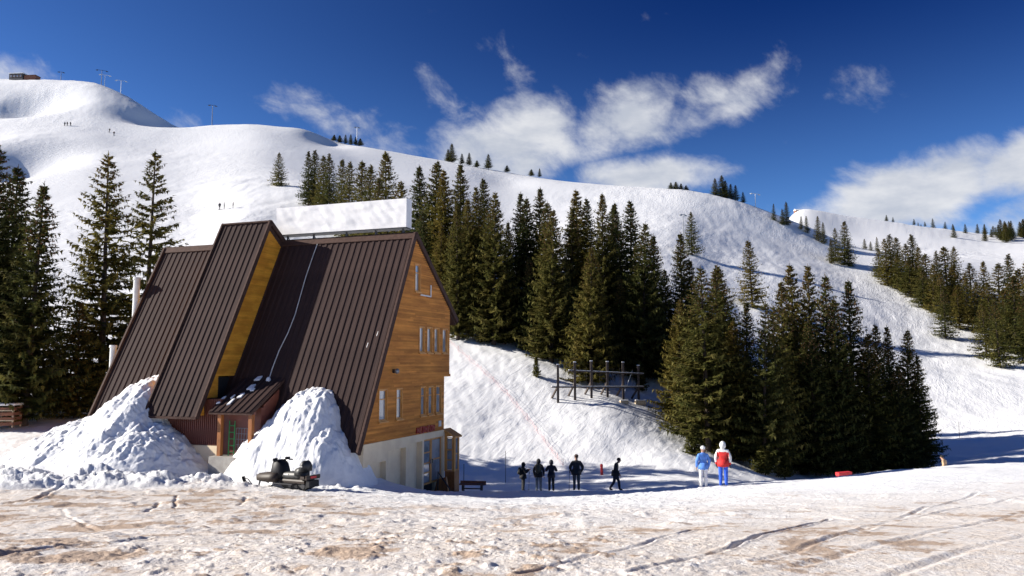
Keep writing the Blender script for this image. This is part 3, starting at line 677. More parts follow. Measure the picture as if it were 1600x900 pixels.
# things in the porch: green framed ladder and wire rack
def hw(x, v, zr): return house_world(x, v, zr)
lad = empty('green_ladder', hw(-6.05, -.85, -3.98), -HA, 'bright green narrow ladder leaning in the chalet porch', 'ladder')
grn = mat('green paint', (.03, .36, .10), .5)
MB().bar((0, -.02, 0), (-.12, .16, 1.45), .03).build('rail', grn, lad); MB().bar((.28, -.02, 0), (.16, .16, 1.45), .03).build('rail', grn, lad)
for i in range(5): t = .1 + i * .19; MB().bar((-.12 * t, -.02 + .18 * t, 1.45 * t), (.28 - .12 * t, -.02 + .18 * t, 1.45 * t), .03).build('rung', grn, lad)
rk = empty('wire_rack', hw(-5.75, -.72, -3.98), -HA, 'grey wire rack standing beside the green ladder in the porch', 'rack')
for i in range(6): MB().bar((i * .14, -.1, 0), (i * .14 - .06, .04, 1.15), .018).build('wire', steel, rk)
for i in range(6): t = i / 5; MB().bar((-.06 * t, -.1 + .14 * t, 1.15 * t), (.7 - .06 * t, -.1 + .14 * t, 1.15 * t), .018).build('wire', steel, rk)

# ------------------------------------------------------------------ snow piles against the front roof
def snow_pile(name, label, peaks, x0, x1, y0, y1, seed, n=190, ex=2.):
    """height field in chalet coordinates; peaks: (x, v, z, spread_left, spread_right, spread_front, spread_back) as straight-sided heaps"""
    xs = np.linspace(x0, x1, n); ys = np.linspace(y0, y1, n); X, Yv = np.meshgrid(xs, ys, indexing='ij')
    wx = HO.x + hx.x * X + hy.x * Yv; wy = HO.y + hx.y * X + hy.y * Yv
    g = base_z(wx, wy) - CZ; top = np.full_like(X, -50.)
    for (cx, cv_, z, sl, sr, sf, sb) in peaks:
        dx = X - cx; dy = Yv - cv_; ax = np.where(dx < 0, dx / sl, dx / sr); ay = np.where(dy < 0, dy / sf, dy / sb)
        r = np.sqrt(ax * ax + ay * ay + .004)
        gg = gz(*(house_world(cx, cv_, 0).xy)) - CZ
        new = (gg - .35 + (z - gg + .35) * np.where(r < 1, 1.0 - r ** ex + .10 * r * r, .10 * np.maximum(2 - r, 0) ** 2 - .06 * np.maximum(r - 1.2, 0)))
        K = 3.2; hi_ = np.maximum(top, new); top = np.where(top < -40, new, hi_ + np.log(np.exp(K * (top - hi_)) + np.exp(K * (new - hi_))) / K)
    gu = fbm(X * 2.6, Yv * .7, 4, seed); lumps = fbm(X * 1.15, Yv * 1.15, 4, seed + 3); cr = np.abs(fbm(X * 2.2, Yv * 2.2, 3, seed + 9))
    amp = sstep(-.1, 1.0, top - g)
    top = top + amp * (.09 * lumps + .075 * gu - .05 * cr + .065 * np.abs(fbm(X * 3.4, Yv * 2.2, 3, seed + 5)) + .05 * np.maximum(fbm(X * 7, Yv * 7, 2, seed + 6), 0))
    Z = np.where(top > g - .25, top, g - .25 - .1)
    mb = MB(); rx = hx; V = np.stack([wx, wy, Z + CZ], -1).reshape(-1, 3)
    c = Vector((float(V[:, 0].mean()), float(V[:, 1].mean()), float((g.min()) + CZ)))
    V = V - np.array(c); keep = (top > g - .3)
    mb.v = [tuple(v) for v in V]
    for i in range(n - 1):
        for j in range(n - 1):
            if keep[i, j] or keep[i + 1, j] or keep[i, j + 1] or keep[i + 1, j + 1]:
                q = i * n + j; mb.f.append((q, q + n, q + n + 1, q + 1)); mb.m.append(0)
    me = mb.mesh(name, snow_pile_mat, fix=False); b = bmesh.new(); b.from_mesh(me)
    bmesh.ops.delete(b, geom=[v for v in b.verts if not v.link_faces], context='VERTS'); b.to_mesh(me); b.free()
    me.polygons.foreach_set('use_smooth', [True] * len(me.polygons))
    o = bpy.data.objects.new(name, me); COL.objects.link(o); o.location = c
    return tag(o, label, 'snow pile', 'snow piles against the chalet')
snow_pile('snow_pile', 'large snow pile left of the chalet entrance, reaching under the dormer',
          [(-11.0, .55, -.50, 4.6, 2.6, 5.2, 2.0), (-9.6, -1.2, -2.6, 4.2, 2.9, 3.9, 2.5), (-13.4, -.6, -2.5, 4.6, 3.5, 4.6, 2.5)], -19., -6.0, -6.6, 1.4, 100, 270, 1.55)
snow_pile('snow_pile', 'large snow pile behind the snowmobile, right of the chalet entrance',
          [(-2.7, .85, -1.05, 3.3, 2.6, 3.0, 1.6), (-4.0, -.1, -2.8, 2.6, 2.6, 2.3, 2.), (-1.9, -.1, -2.6, 2.6, 2.4, 2.3, 2.)], -7.4, 3.0, -5.4, 1.6, 140, 250, 2.2)

# ------------------------------------------------------------------ spruce trees
def spruce_meshes(seed, Hh, Rr, dens=1., gap=0., bare=.04, step=.36, dark=False, twig=.23, cones=True):
    r = np.random.RandomState(seed); V = []; Fc = []; M = []
    def tri(p): o = len(V); V.extend(p); Fc.append(tuple(range(o, o + len(p))))
    lean = r.uniform(-.02, .02, 2); z = Hh * bare + .2
    def ctr(zz): return np.array([lean[0] * zz, lean[1] * zz, zz])
    while z < Hh * .985:
        f = z / Hh; prof = (1 - f) ** .74 * (1 - .35 * max(0, .16 - f) / .16)
        n = max(4, int((7.5 - 2.5 * f) * dens)); a0 = r.uniform(0, 6.28)
        ring = r.uniform(.82, 1.08)
        for k in range(n):
            if r.rand() < gap: continue
            az = a0 + 6.283 * k / n + r.uniform(-.3, .3); L = max(.22, Rr * prof * ring * r.uniform(.68, 1.13))
            zz = z + r.uniform(-.5, .5) * step; d = np.array([math.cos(az), math.sin(az), 0.]); sd = np.array([-d[1], d[0], 0.])
            up = (.55 - .95 * (1 - f)) + r.uniform(-.12, .12)       # rising at the top, drooping below
            def pt(s): return ctr(zz) + d * (L * s) + np.array([0, 0, L * (up * s * .75 + .28 * (s ** 3) * (1 - f))])
            # bough axis
            w0 = .022 + .012 * L
            a, b = pt(.0), pt(.55); c = pt(1.)
            for q0, q1, w in ((a, b, w0), (b, c, w0 * .6)):
                tri([q0 - sd * w, q0 + sd * w, q1 + sd * w * .5, q1 - sd * w * .5]); M.append(1)
            ns = max(3, int(L / twig)); 
            for i in range(ns):
                s = .16 + .86 * (i + r.uniform(0, .8)) / ns; p = pt(min(s, 1.02)); l = (.16 + .36 * L * (1.05 - s) ** .8 * .75) * r.uniform(.7, 1.2)
                for sg in (-1, 1):
                    dr = d * r.uniform(.45, .8) + sd * sg * r.uniform(.7, 1.) + np.array([0, 0, r.uniform(-.5, .05)]); dr /= np.linalg.norm(dr)
                    wv = np.cross(dr, np.array([r.uniform(-.5, .5), r.uniform(-.5, .5), 1.])); wv /= np.linalg.norm(wv); ww = l * .20 + .035
                    tri([p, p + dr * l * .45 + wv * ww, p + dr * l, p + dr * l * .45 - wv * ww]); M.append(0)
                if r.rand() < .85:                                   # hanging twig
                    dr = np.array([r.uniform(-.35, .35), r.uniform(-.35, .35), -1.]) + d * .25; l2 = (.16 + .10 * L) * r.uniform(.6, 1.2)
                    wv = sd * r.uniform(.5, 1) + d * r.uniform(-.7, .7); wv /= np.linalg.norm(wv); ww = .05 + .16 * l2
                    tri([p - wv * ww, p + wv * ww, p + dr * l2]); M.append(0)
                if r.rand() < .55:                                   # upright tuft on the bough
                    dr = d * .8 + np.array([r.uniform(-.4, .4), r.uniform(-.4, .4), .55]); l2 = .14 + .07 * L
                    wv = sd * r.uniform(.5, 1) + np.array([0, 0, r.uniform(-.6, .6)]); tri([p - wv * .06, p + wv * .06, p + dr * l2]); M.append(0)
            e = pt(1.); tri([e - sd * .07 - d * .1, e + sd * .07 - d * .1, e + d * .20 + np.array([0, 0, .05])]); M.append(0)
            if cones and f > .70 and r.rand() < .9:
                for _ in range(3):
                    p = pt(r.uniform(.35, 1.0)); x_ = np.array([.045, 0, 0]); y_ = np.array([0, .045, 0]); dn = np.array([0, 0, -.19])
                    tri([p, p + x_ + dn * .5, p + dn]); M.append(2); tri([p, p + dn, p - x_ + dn * .5]); M.append(2); tri([p, p + y_ + dn * .5, p + dn, p - y_ + dn * .5]); M.append(2)
        z += step * (1 - .45 * f) * r.uniform(.85, 1.15)
    for k in range(7):                                               # leader
        a = k * .9; p = ctr(Hh * (.95 + .007 * k)); d = np.array([math.cos(a), math.sin(a), .9]); wv = np.array([-d[1], d[0], 0]) * .05
        tri([p - wv, p + wv, p + d * .22]); M.append(0)
    me = bpy.data.meshes.new('crown'); me.from_pydata([tuple(v) for v in V], [], Fc)
    for m in (needle_dark if dark else needle, bark, cone_mat): me.materials.append(m)
    me.polygons.foreach_set('material_index', M); me.update()
    tm = MB(); pts = [ctr(Hh * t) for t in (-.04, 0, .03, .25, .5, .75, .97, 1.01)]; tr = Hh * .0125
    tm.tube([tuple(p) for p in pts], [tr * 1.35, tr * 1.3, tr * 1.05, tr * .85, tr * .6, tr * .34, .035, .012], 9)
    return me, tm.mesh('trunk', bark, smooth=True), Hh
NEAR = [spruce_meshes(11, 18, 4.0, 1.3), spruce_meshes(12, 18, 3.5, 1.25), spruce_meshes(13, 18, 4.5, 1.3, step=.4), spruce_meshes(14, 18, 3.5, 1.3, dark=True),
        spruce_meshes(15, 18, 4.0, 1.3, dark=True)]
OPEN = [spruce_meshes(21, 18, 4.2, 1.15, .10, .06, .42), spruce_meshes(22, 18, 4.2, .95, .14, .08, .46), spruce_meshes(23, 18, 4.2, 1.1, .08, .10, .40)]
FAR = [spruce_meshes(31, 12, 3.0, 1.2, step=.42, twig=.34), spruce_meshes(32, 12, 3.4, 1.2, step=.45, twig=.36), spruce_meshes(33, 12, 2.9, 1.2, step=.42, twig=.34, dark=True)]
SMALL = [spruce_meshes(41, 3, .95, 1.1, step=.16, twig=.14, cones=False), spruce_meshes(42, 3, 1.2, 1.1, step=.18, twig=.15, cones=False)]

ORD = ['first', 'second', 'third', 'fourth', 'fifth', 'sixth', 'seventh', 'eighth', 'ninth', 'tenth', 'eleventh', 'twelfth', 'thirteenth', 'fourteenth', 'fifteenth', 'sixteenth', 'seventeenth',
       'eighteenth', 'nineteenth', 'twentieth', 'twenty-first', 'twenty-second', 'twenty-third', 'twenty-fourth', 'twenty-fifth', 'twenty-sixth', 'twenty-seventh', 'twenty-eighth', 'twenty-ninth', 'thirtieth',
       'thirty-first', 'thirty-second', 'thirty-third', 'thirty-fourth', 'thirty-fifth', 'thirty-sixth', 'thirty-seventh', 'thirty-eighth', 'thirty-ninth', 'fortieth', 'forty-first', 'forty-second', 'forty-third', 'forty-fourth', 'forty-fifth',
       'forty-sixth', 'forty-seventh', 'forty-eighth', 'forty-ninth', 'fiftieth']
def plant(proto, px, top, Y, wide=1.):
    """a tree seen at photo column px with its tip at photo row top, at distance Y, standing on the ground there"""
    for _ in range(3):
        p = at(px, top, Y); g = gz(p.x, p.y)
    h = p.z - g; me, tm, h0 = proto; s = h / h0
    t = empty('spruce_tree', (p.x, p.y, g - .05), rnd.uniform(0, 6.28)); w = s * wide * 1.10; t.scale = (w * rnd.uniform(.9, 1.12), w * rnd.uniform(.9, 1.12), s); t.rotation_euler.x = rnd.uniform(-.022, .022); t.rotation_euler.y = rnd.uniform(-.022, .022)
    for nm, m in (('trunk', tm), ('crown', me)):
        o = bpy.data.objects.new(nm, m); COL.objects.link(o); o.parent = t
    return t
def grove(items, where, group, kind='spruce'):
    items = sorted(items, key=lambda i: i[1])
    out = []
    for k, it in enumerate(items):
        t = plant(*it); tag(t, '%s %s from the left %s' % (ORD[k], kind, where), 'tree', group); out.append(t)
    return out
N, O_, FA, SM = NEAR, OPEN, FAR, SMALL
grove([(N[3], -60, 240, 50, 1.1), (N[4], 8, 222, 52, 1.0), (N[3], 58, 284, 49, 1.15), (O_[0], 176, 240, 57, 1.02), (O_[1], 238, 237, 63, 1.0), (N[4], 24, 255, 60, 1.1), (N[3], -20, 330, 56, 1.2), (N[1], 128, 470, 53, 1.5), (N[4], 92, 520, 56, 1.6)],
      'among the tall spruces left of the chalet', 'spruces left of the chalet')
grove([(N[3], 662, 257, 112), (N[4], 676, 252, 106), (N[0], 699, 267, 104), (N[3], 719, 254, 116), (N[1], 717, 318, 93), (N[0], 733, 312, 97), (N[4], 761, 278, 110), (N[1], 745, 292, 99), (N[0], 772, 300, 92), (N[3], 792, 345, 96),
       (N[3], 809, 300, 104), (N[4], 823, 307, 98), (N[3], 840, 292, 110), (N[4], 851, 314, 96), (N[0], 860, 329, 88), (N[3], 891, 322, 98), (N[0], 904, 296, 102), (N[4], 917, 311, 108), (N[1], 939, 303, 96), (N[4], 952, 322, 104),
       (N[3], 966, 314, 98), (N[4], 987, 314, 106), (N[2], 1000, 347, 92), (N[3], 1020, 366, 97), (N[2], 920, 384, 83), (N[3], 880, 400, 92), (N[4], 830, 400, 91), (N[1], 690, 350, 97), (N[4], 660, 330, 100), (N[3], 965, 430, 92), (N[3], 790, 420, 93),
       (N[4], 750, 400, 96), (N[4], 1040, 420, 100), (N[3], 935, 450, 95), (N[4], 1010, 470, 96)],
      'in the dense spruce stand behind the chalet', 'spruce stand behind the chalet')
grove([(N[3], 1064, 362, 100), (N[4], 1083, 405, 96), (N[2], 1057, 467, 78, .9), (O_[2], 1101, 416, 72, 1.15), (N[2], 1116, 418, 76, 1.1), (N[4], 1128, 412, 82), (O_[0], 1186, 470, 71, 1.05), (O_[2], 1207, 477, 73, 1.05), (N[1], 1222, 440, 80),
       (N[0], 1245, 412, 84), (N[1], 1262, 414, 86), (N[3], 1289, 428, 82), (N[4], 1304, 465, 79), (N[3], 1325, 435, 84), (N[4], 1376, 505, 82), (N[3], 1391, 507, 85), (N[4], 1411, 515, 84), (N[3], 1432, 553, 82, 1.1), (N[4], 1350, 520, 80, 1.2), (N[2], 1150, 500, 74, 1.1),
       (N[4], 1270, 500, 77, 1.1), (N[3], 1160, 470, 84), (N[3], 1235, 500, 80), (N[4], 1320, 560, 79, 1.3), (N[4], 1400, 570, 80, 1.3)],
      'in the spruce clump beyond the two brightly dressed skiers', 'spruce clump right of centre')
grove([(FA[1], 437, 238, 232, 1.1), (FA[2], 484, 236, 205), (FA[2], 492, 234, 208, 1.2), (FA[0], 506, 242, 200), (FA[2], 518, 240, 196, 1.1), (FA[0], 534, 248, 190), (FA[1], 546, 252, 182), (FA[0], 566, 250, 168, 1.1), (FA[1], 578, 258, 160, 1.1), (FA[0], 606, 238, 158, 1.1), (FA[1], 590, 275, 150), (FA[1], 628, 282, 146, 1.1)],
      'in the row above the white roof sign', 'spruces on the slope above the roof sign')
grove([(FA[1], 1304, 356, 292), (FA[0], 1317, 345, 288, 1.1), (FA[2], 1298, 372, 285), (FA[2], 1326, 375, 286, 1.1), (FA[0], 1277, 337, 322), (FA[2], 1286, 347, 320), (FA[2], 1251, 337, 330), (FA[0], 1260, 337, 328), (FA[2], 1208, 318, 326), (FA[2], 1228, 315, 326, 1.1), (FA[2], 1222, 326, 324), (FA[1], 1080, 330, 236, 1.1), (FA[0], 1173, 375, 188, 1.15)],
      'among the small spruces scattered on the open upper slope', 'spruces on the open upper slope')
right = [(1351, 373, 345), (1360, 377, 340), (1370, 370, 350), (1372, 388, 275), (1384, 372, 262), (1391, 366, 268), (1402, 370, 262), (1413, 380, 256), (1425, 366, 262), (1434, 385, 250), (1447, 396, 240), (1462, 392, 245), (1478, 385, 250), (1489, 385, 255), (1474, 453, 203),
         (1496, 445, 215), (1508, 426, 222), (1515, 411, 230), (1534, 407, 232), (1557, 411, 225), (1576, 396, 235), (1591, 419, 205), (1538, 475, 185), (1557, 468, 174), (1440, 420, 236), (1455, 412, 232), (1420, 400, 250), (1468, 425, 224), (1545, 440, 205), (1580, 430, 190), (1608, 400, 200), (1625, 430, 185),
         (1400, 395, 258), (1485, 415, 232), (1525, 440, 215), (1600, 460, 178), (1568, 450, 195)]
grove([(FA[k % 3], px, top, Y, 1.35 + .25 * math.sin(k * 2.7)) for k, (px, top, Y) in enumerate(right)], 'in the wood on the far right slope', 'wood on the right slope')
# far ridge wood and bushes
far_items = []
rr = random.Random(3)
for k in range(50):
    px = rr.uniform(1425, 1640) if k < 28 else rr.uniform(1535, 1650); Y = rr.uniform(540, 690); g = on_ground(px, Y, 380); hgt = rr.uniform(5, 12) * (1.2 if px > 1540 else .8)
    d = ray(px, 380); top = None
    lo, hi = 300., 450.
    for _ in range(30):
        mid = (lo + hi) / 2
        if at(px, mid, Y).z > g.z + hgt: lo = mid
        else: hi = mid
    far_items.append((FA[2], px, hi, Y, 1.35))
grove(far_items, 'along the far right ridge', 'trees along the far right ridge', 'distant conifer')
ridge_items = []
for px, h in ((700, 6), (706, 9), (722, 5), (733, 6), (745, 3), (763, 7), (792, 3), (830, 3), (843, 4), (1117, 8), (1128, 10), (1133, 8), (1141, 7), (1149, 7), (1161, 5), (1048, 3), (1056, 3.5), (1064, 3), (1072, 2.5), (522, 3), (531, 3.5), (540, 4.5), (548, 5), (556, 4), (563, 3.5), (1385, 5), (1395, 4), (1428, 5), (1445, 4)):
    best = None
    for Y in np.linspace(260, 640, 120):
        x = at(px, 300, Y).x; e = (gz(x, Y) - CZ) / Y
        if best is None or e > best[0]: best = (e, Y)
    Y = best[1] - 2; g = on_ground(px, Y, 280); lo, hi = 150., 450.
    for _ in range(30):
        mid = (lo + hi) / 2
        if at(px, mid, Y).z > g.z + h: lo = mid
        else: hi = mid
    ridge_items.append((FA[2], px, hi, Y, 2.6 if h < 4 else 1.5))
grove(ridge_items, 'along the skyline of the white hill', 'small conifers on the skyline', 'small dark conifer')
for px, py, h, lab, pr in ((838, 590, 2.1, 'tiny lone spruce sapling left of the timber snow fence', SM[0]), (1003, 612, 2.4, 'tiny spruce sapling at the right end of the timber snow fence', SM[1])):
    p = ground_at(px, py, 55, 140); me, tm, h0 = pr; t = empty('spruce_sapling', p, 0, lab, 'sapling', 'spruce saplings'); t.scale = (h / h0,) * 3
    for nm, m in (('trunk', tm), ('crown', me)): o = bpy.data.objects.new(nm, m); COL.objects.link(o); o.parent = t
k = 0
for px, py, h, w, lab in ((1085, 712, 2.6, 1.7, 'low spruce bush at the left foot of the spruce clump'), (1195, 735, 2.4, 1.6, 'low spruce bush below the bare trunk of the spruce clump'), (1225, 738, 2.2, 1.6, 'low spruce bush just right of the bare spruce trunk'), (1130, 722, 2.2, 1.5, 'low spruce bush behind the skier in red')):
    p = on_ground(px, 68 + k, 700); me, tm, h0 = SM[k % 2]; t = empty('spruce_bush', p, k, lab, 'bush', 'low spruce bushes'); t.scale = (h / h0 * w, h / h0 * w, h / h0); k += 1
    for nm, m in (('trunk', tm), ('crown', me)): o = bpy.data.objects.new(nm, m); COL.objects.link(o); o.parent = t

# ------------------------------------------------------------------ timber snow fence on the slope
fa = ground_at(872, 629, 55, 120); fb = on_ground(998, fa.y + 5.0, 627)
fence = empty('snow_fence', fa, 0, 'dark timber snow fence of six braced posts on the snowy slope', 'fence')
ax = fb - fa; snow_cap = mat('snow on rails', (.88, .89, .91), .6)
tops = []
for i in range(6):
    w = fa + ax * (i / 5.); w.z = gz(w.x, w.y); b = w - fa; hgt = 3.55 + (.15 if i > 3 else 0)
    post = MB().box(b.x - .11, b.x + .11, b.y - .11, b.y + .11, b.z - .5, b.z + hgt).build('post', old_timber, fence)
    MB().box(b.x - .12, b.x + .12, b.y - .12, b.y + .12, b.z + hgt + .002, b.z + hgt + .09).build('snow_cap', snow_cap, post)
    bb = Vector((b.x - .65, b.y + 1.1, 0)); bb.z = gz(fa.x + bb.x, fa.y + bb.y) - fa.z
    MB().bar(bb + Vector((0, 0, -.3)), (b.x - .02, b.y + .13, b.z + 1.5), .15).build('brace', old_timber, fence); tops.append(b)
for (i0, i1, h) in ((0, 5, 1.45), (1, 5, 2.75)):
    a, b = tops[i0] + Vector((-.6, -.17, h)), tops[i1] + Vector((.5, -.17, h + .1))
    rl = MB().tube([a, (a + b) / 2, b], .07, 8).build('rail', old_timber, fence); MB().bar(a + Vector((0, 0, .09)), b + Vector((0, 0, .09)), .13, .06).build('snow_cap', snow_cap, rl)
for k in range(13):
    q = tops[0].lerp(tops[5], k / 12.); MB().bar(q + Vector((0, -.2, 1.4)), q + Vector((.02, -.2, 3.4)), .022).build('picket', old_timber, fence)
MB().tube([tops[5] + Vector((-.6, 0, 3.2)), tops[5] + Vector((-1.5, -.1, .9))], .03, 6).build('stay', galv, fence)
for px, py, s, lab in ((1076 - 76 + 0, 631, .6, 'low brown wooden block at the right foot of the snow fence'), (975, 630, .45, 'smaller brown wooden block near the right end of the snow fence')):
    p = ground_at(px, py, 55, 120); bl = empty('timber_block', p, .2, lab, 'block', 'timber blocks')
    MB().box(-s * .9, s * .9, -s * .4, s * .4, -.1, s * .55).build('beam', pale_wood, bl, bevel=.04); MB().box(-s * .95, s * .95, -s * .44, s * .44, s * .551, s * .7).build('snow_cap', snow_cap, bl, bevel=.05)

# ------------------------------------------------------------------ people
def skin_mesh(name, joints, edges, mats, bones, sub=2):
    """continuous body grown over a skeleton; faces take the material of the nearest bone"""
    keys = list(joints); me = bpy.data.meshes.new(name); me.from_pydata([joints[k][0] for k in keys], [(keys.index(a), keys.index(b)) for a, b in edges], [])
    o = bpy.data.objects.new(name, me); COL.objects.link(o)
    md = o.modifiers.new('skin', 'SKIN'); md.use_smooth_shade = True; md.branch_smoothing = .4
    for i, k in enumerate(keys):
        sv = me.skin_vertices[0].data[i]; r = joints[k][1]; sv.radius = r if isinstance(r, tuple) else (r, r); sv.use_root = (k == 'pelvis')
    s2 = o.modifiers.new('sub', 'SUBSURF'); s2.levels = sub; s2.render_levels = sub
    dg = bpy.context.evaluated_depsgraph_get(); dg.update(); out = bpy.data.meshes.new_from_object(o.evaluated_get(dg))
    bpy.data.objects.remove(o); out.name = name
    out.materials.clear()
    for m in mats: out.materials.append(m)
    segs = [(Vector(joints[a][0]), Vector(joints[b][0]), mi, sum(joints[b][1]) / 2 if isinstance(joints[b][1], tuple) else joints[b][1]) for (a, b), mi in bones.items()]
    for p in out.polygons:
        best = None
        for a, b, mi, r in segs:
            d = b - a; t = max(0, min(1, (p.center - a).dot(d) / max(d.length_squared, 1e-9))); dd = (p.center - a - d * t).length / max(r, .03)
            if best is None or dd < best[0]: best = (dd, mi)
        p.material_index = best[1]; p.use_smooth = True
    return out
skin_m = mat('skin', (.45, .26, .18), .6)
def cloth(name, c): return mat(name, c, .75, tuple(x * .7 for x in c), 9., bump=.3, bscale=30.)
black_c = cloth('black cloth', (.014, .015, .018)); char_c = cloth('charcoal cloth', (.028, .03, .032)); navy_c = cloth('dark navy cloth', (.016, .02, .035)); grey_c = cloth('grey trousers', (.10, .11, .12)); jeans_c = cloth('grey blue trousers', (.16, .20, .24))
blue_c = cloth('light blue jacket', (.10, .27, .74)); white_c = cloth('white cloth', (.76, .76, .76)); red_c = cloth('red jacket', (.62, .02, .02)); royal_c = cloth('royal blue trousers', (.02, .11, .66)); olive_c = cloth('olive pack', (.07, .075, .05)); boot_c = cloth('dark boots', (.02, .018, .016)); brown_c = cloth('brown hat', (.05, .02, .015))
peach_c = cloth('pale orange jacket', (.55, .36, .22)); violet_c = cloth('violet trousers', (.07, .05, .36))
POSES = {  # left/right: elbow, wrist ; knees/ankles offsets
 'phone': dict(eL=(.27, -.10, 1.16), wL=(.12, -.34, 1.30), eR=(-.27, -.10, 1.16), wR=(-.10, -.34, 1.28), head=(0, -.06, -.01)),
 'hips': dict(eL=(.33, .04, 1.15), wL=(.26, -.08, .95), eR=(-.33, .04, 1.15), wR=(-.26, -.08, .95), head=(0, 0, 0)),
 'chest': dict(eL=(.32, -.06, 1.15), wL=(.13, -.26, 1.30), eR=(-.32, -.06, 1.15), wR=(-.13, -.26, 1.30), head=(0, -.03, 0)),
 'stand': dict(eL=(.28, .02, 1.14), wL=(.27, -.08, .90), eR=(-.28, .02, 1.14), wR=(-.27, -.08, .90), head=(0, 0, 0)),
 'walk': dict(eL=(.25, .10, 1.14), wL=(.24, .06, .90), eR=(-.25, -.06, 1.14), wR=(-.23, -.20, .94), head=(0, -.13, -.04), kL=(.09, -.16, .50), aL=(.10, -.20, .09), kR=(-.09, .05, .50), aR=(-.10, .30, .12), lean=.06),
}
def body_mesh(pose, mats, bulk=1., fingers=True, sub=2):
    P = POSES[pose]; ln = P.get('lean', 0); J = {}; hd = Vector(P['head'])
    J['pelvis'] = ((0, 0, .96), (.165 * bulk, .125 * bulk)); J['waist'] = ((0, -ln * .4, 1.12), (.16 * bulk, .12 * bulk)); J['chest'] = ((0, -ln, 1.34), (.185 * bulk, .135 * bulk))
    J['neck'] = ((0, -ln * 1.1 + hd.y * .3, 1.49), .068); J['jaw'] = ((hd.x, -ln * 1.2 - .015 + hd.y * .8, 1.575 + hd.z), (.072, .078)); J['skull'] = ((hd.x, -ln * 1.2 + hd.y, 1.665 + hd.z), (.088, .098)); J['crown'] = ((hd.x, -ln * 1.2 + .005 + hd.y, 1.715 + hd.z), (.066, .075))
    E = [('pelvis', 'waist'), ('waist', 'chest'), ('chest', 'neck'), ('neck', 'jaw'), ('jaw', 'skull'), ('skull', 'crown')]
    B = {('pelvis', 'waist'): 0, ('waist', 'chest'): 0, ('chest', 'neck'): 0, ('jaw', 'skull'): 2, ('skull', 'crown'): 2}
    for s, sg in (('L', 1), ('R', -1)):
        J['hip' + s] = ((.095 * sg, 0, .88), .108 * bulk); J['knee' + s] = (P.get('k' + s, (.105 * sg, -.02, .50)), .082); an = P.get('a' + s, (.11 * sg, .02, .10))
        J['shin' + s] = (tuple(Vector(J['knee' + s][0]).lerp(Vector(an), .45)), .076)
        J['ankle' + s] = (an, .066); J['toe' + s] = ((an[0] + .02 * sg, an[1] - .17, max(an[2] - .055, .045)), (.05, .045))
        J['sh' + s] = ((.18 * sg, -ln * 1.05, 1.415), .088 * bulk); el = P['e' + s]; wr = P['w' + s]
        J['el' + s] = ((el[0], el[1] - ln, el[2]), .068 * bulk); J['wr' + s] = ((wr[0], wr[1] - ln, wr[2]), .047)
        d = (Vector(J['wr' + s][0]) - Vector(J['el' + s][0])).normalized(); h = Vector(J['wr' + s][0]) + d * .085
        J['hand' + s] = (tuple(h), (.042, .030))
        E += [('pelvis', 'hip' + s), ('hip' + s, 'knee' + s), ('knee' + s, 'shin' + s), ('shin' + s, 'ankle' + s), ('ankle' + s, 'toe' + s), ('chest', 'sh' + s), ('sh' + s, 'el' + s), ('el' + s, 'wr' + s), ('wr' + s, 'hand' + s)]
        B.update({('hip' + s, 'knee' + s): 1, ('knee' + s, 'shin' + s): 1, ('shin' + s, 'ankle' + s): 1, ('ankle' + s, 'toe' + s): 3, ('sh' + s, 'el' + s): 0, ('el' + s, 'wr' + s): 0, ('wr' + s, 'hand' + s): 4})
        if fingers:
            side = d.cross(Vector((0, 0, 1)) if abs(d.z) < .9 else Vector((1, 0, 0))).normalized(); nrm = side.cross(d)
            for k, (off, l) in enumerate(((-.030, .065), (-.010, .078), (.011, .072), (.030, .055))):
                a = h + d * .045 + side * off; b = a + d * l * .55 - nrm * .012; c = b + d * l * .4 - nrm * .028
                for nm, q, r in (('a', a, .0125), ('b', b, .0105), ('c', c, .0085)): J['f%d%s%s' % (k, nm, s)] = (tuple(q), r)
                E += [('hand' + s, 'f%da%s' % (k, s)), ('f%da%s' % (k, s), 'f%db%s' % (k, s)), ('f%db%s' % (k, s), 'f%dc%s' % (k, s))]; B[('f%da%s' % (k, s), 'f%dc%s' % (k, s))] = 4
            a = h - d * .015 - side * .045; b = a + d * .035 - side * .018; J['ta' + s] = (tuple(a), .013); J['tb' + s] = (tuple(b), .011); E += [('hand' + s, 'ta' + s), ('ta' + s, 'tb' + s)]; B[('ta' + s, 'tb' + s)] = 4
    return skin_mesh('body', J, E, mats, B, sub), J
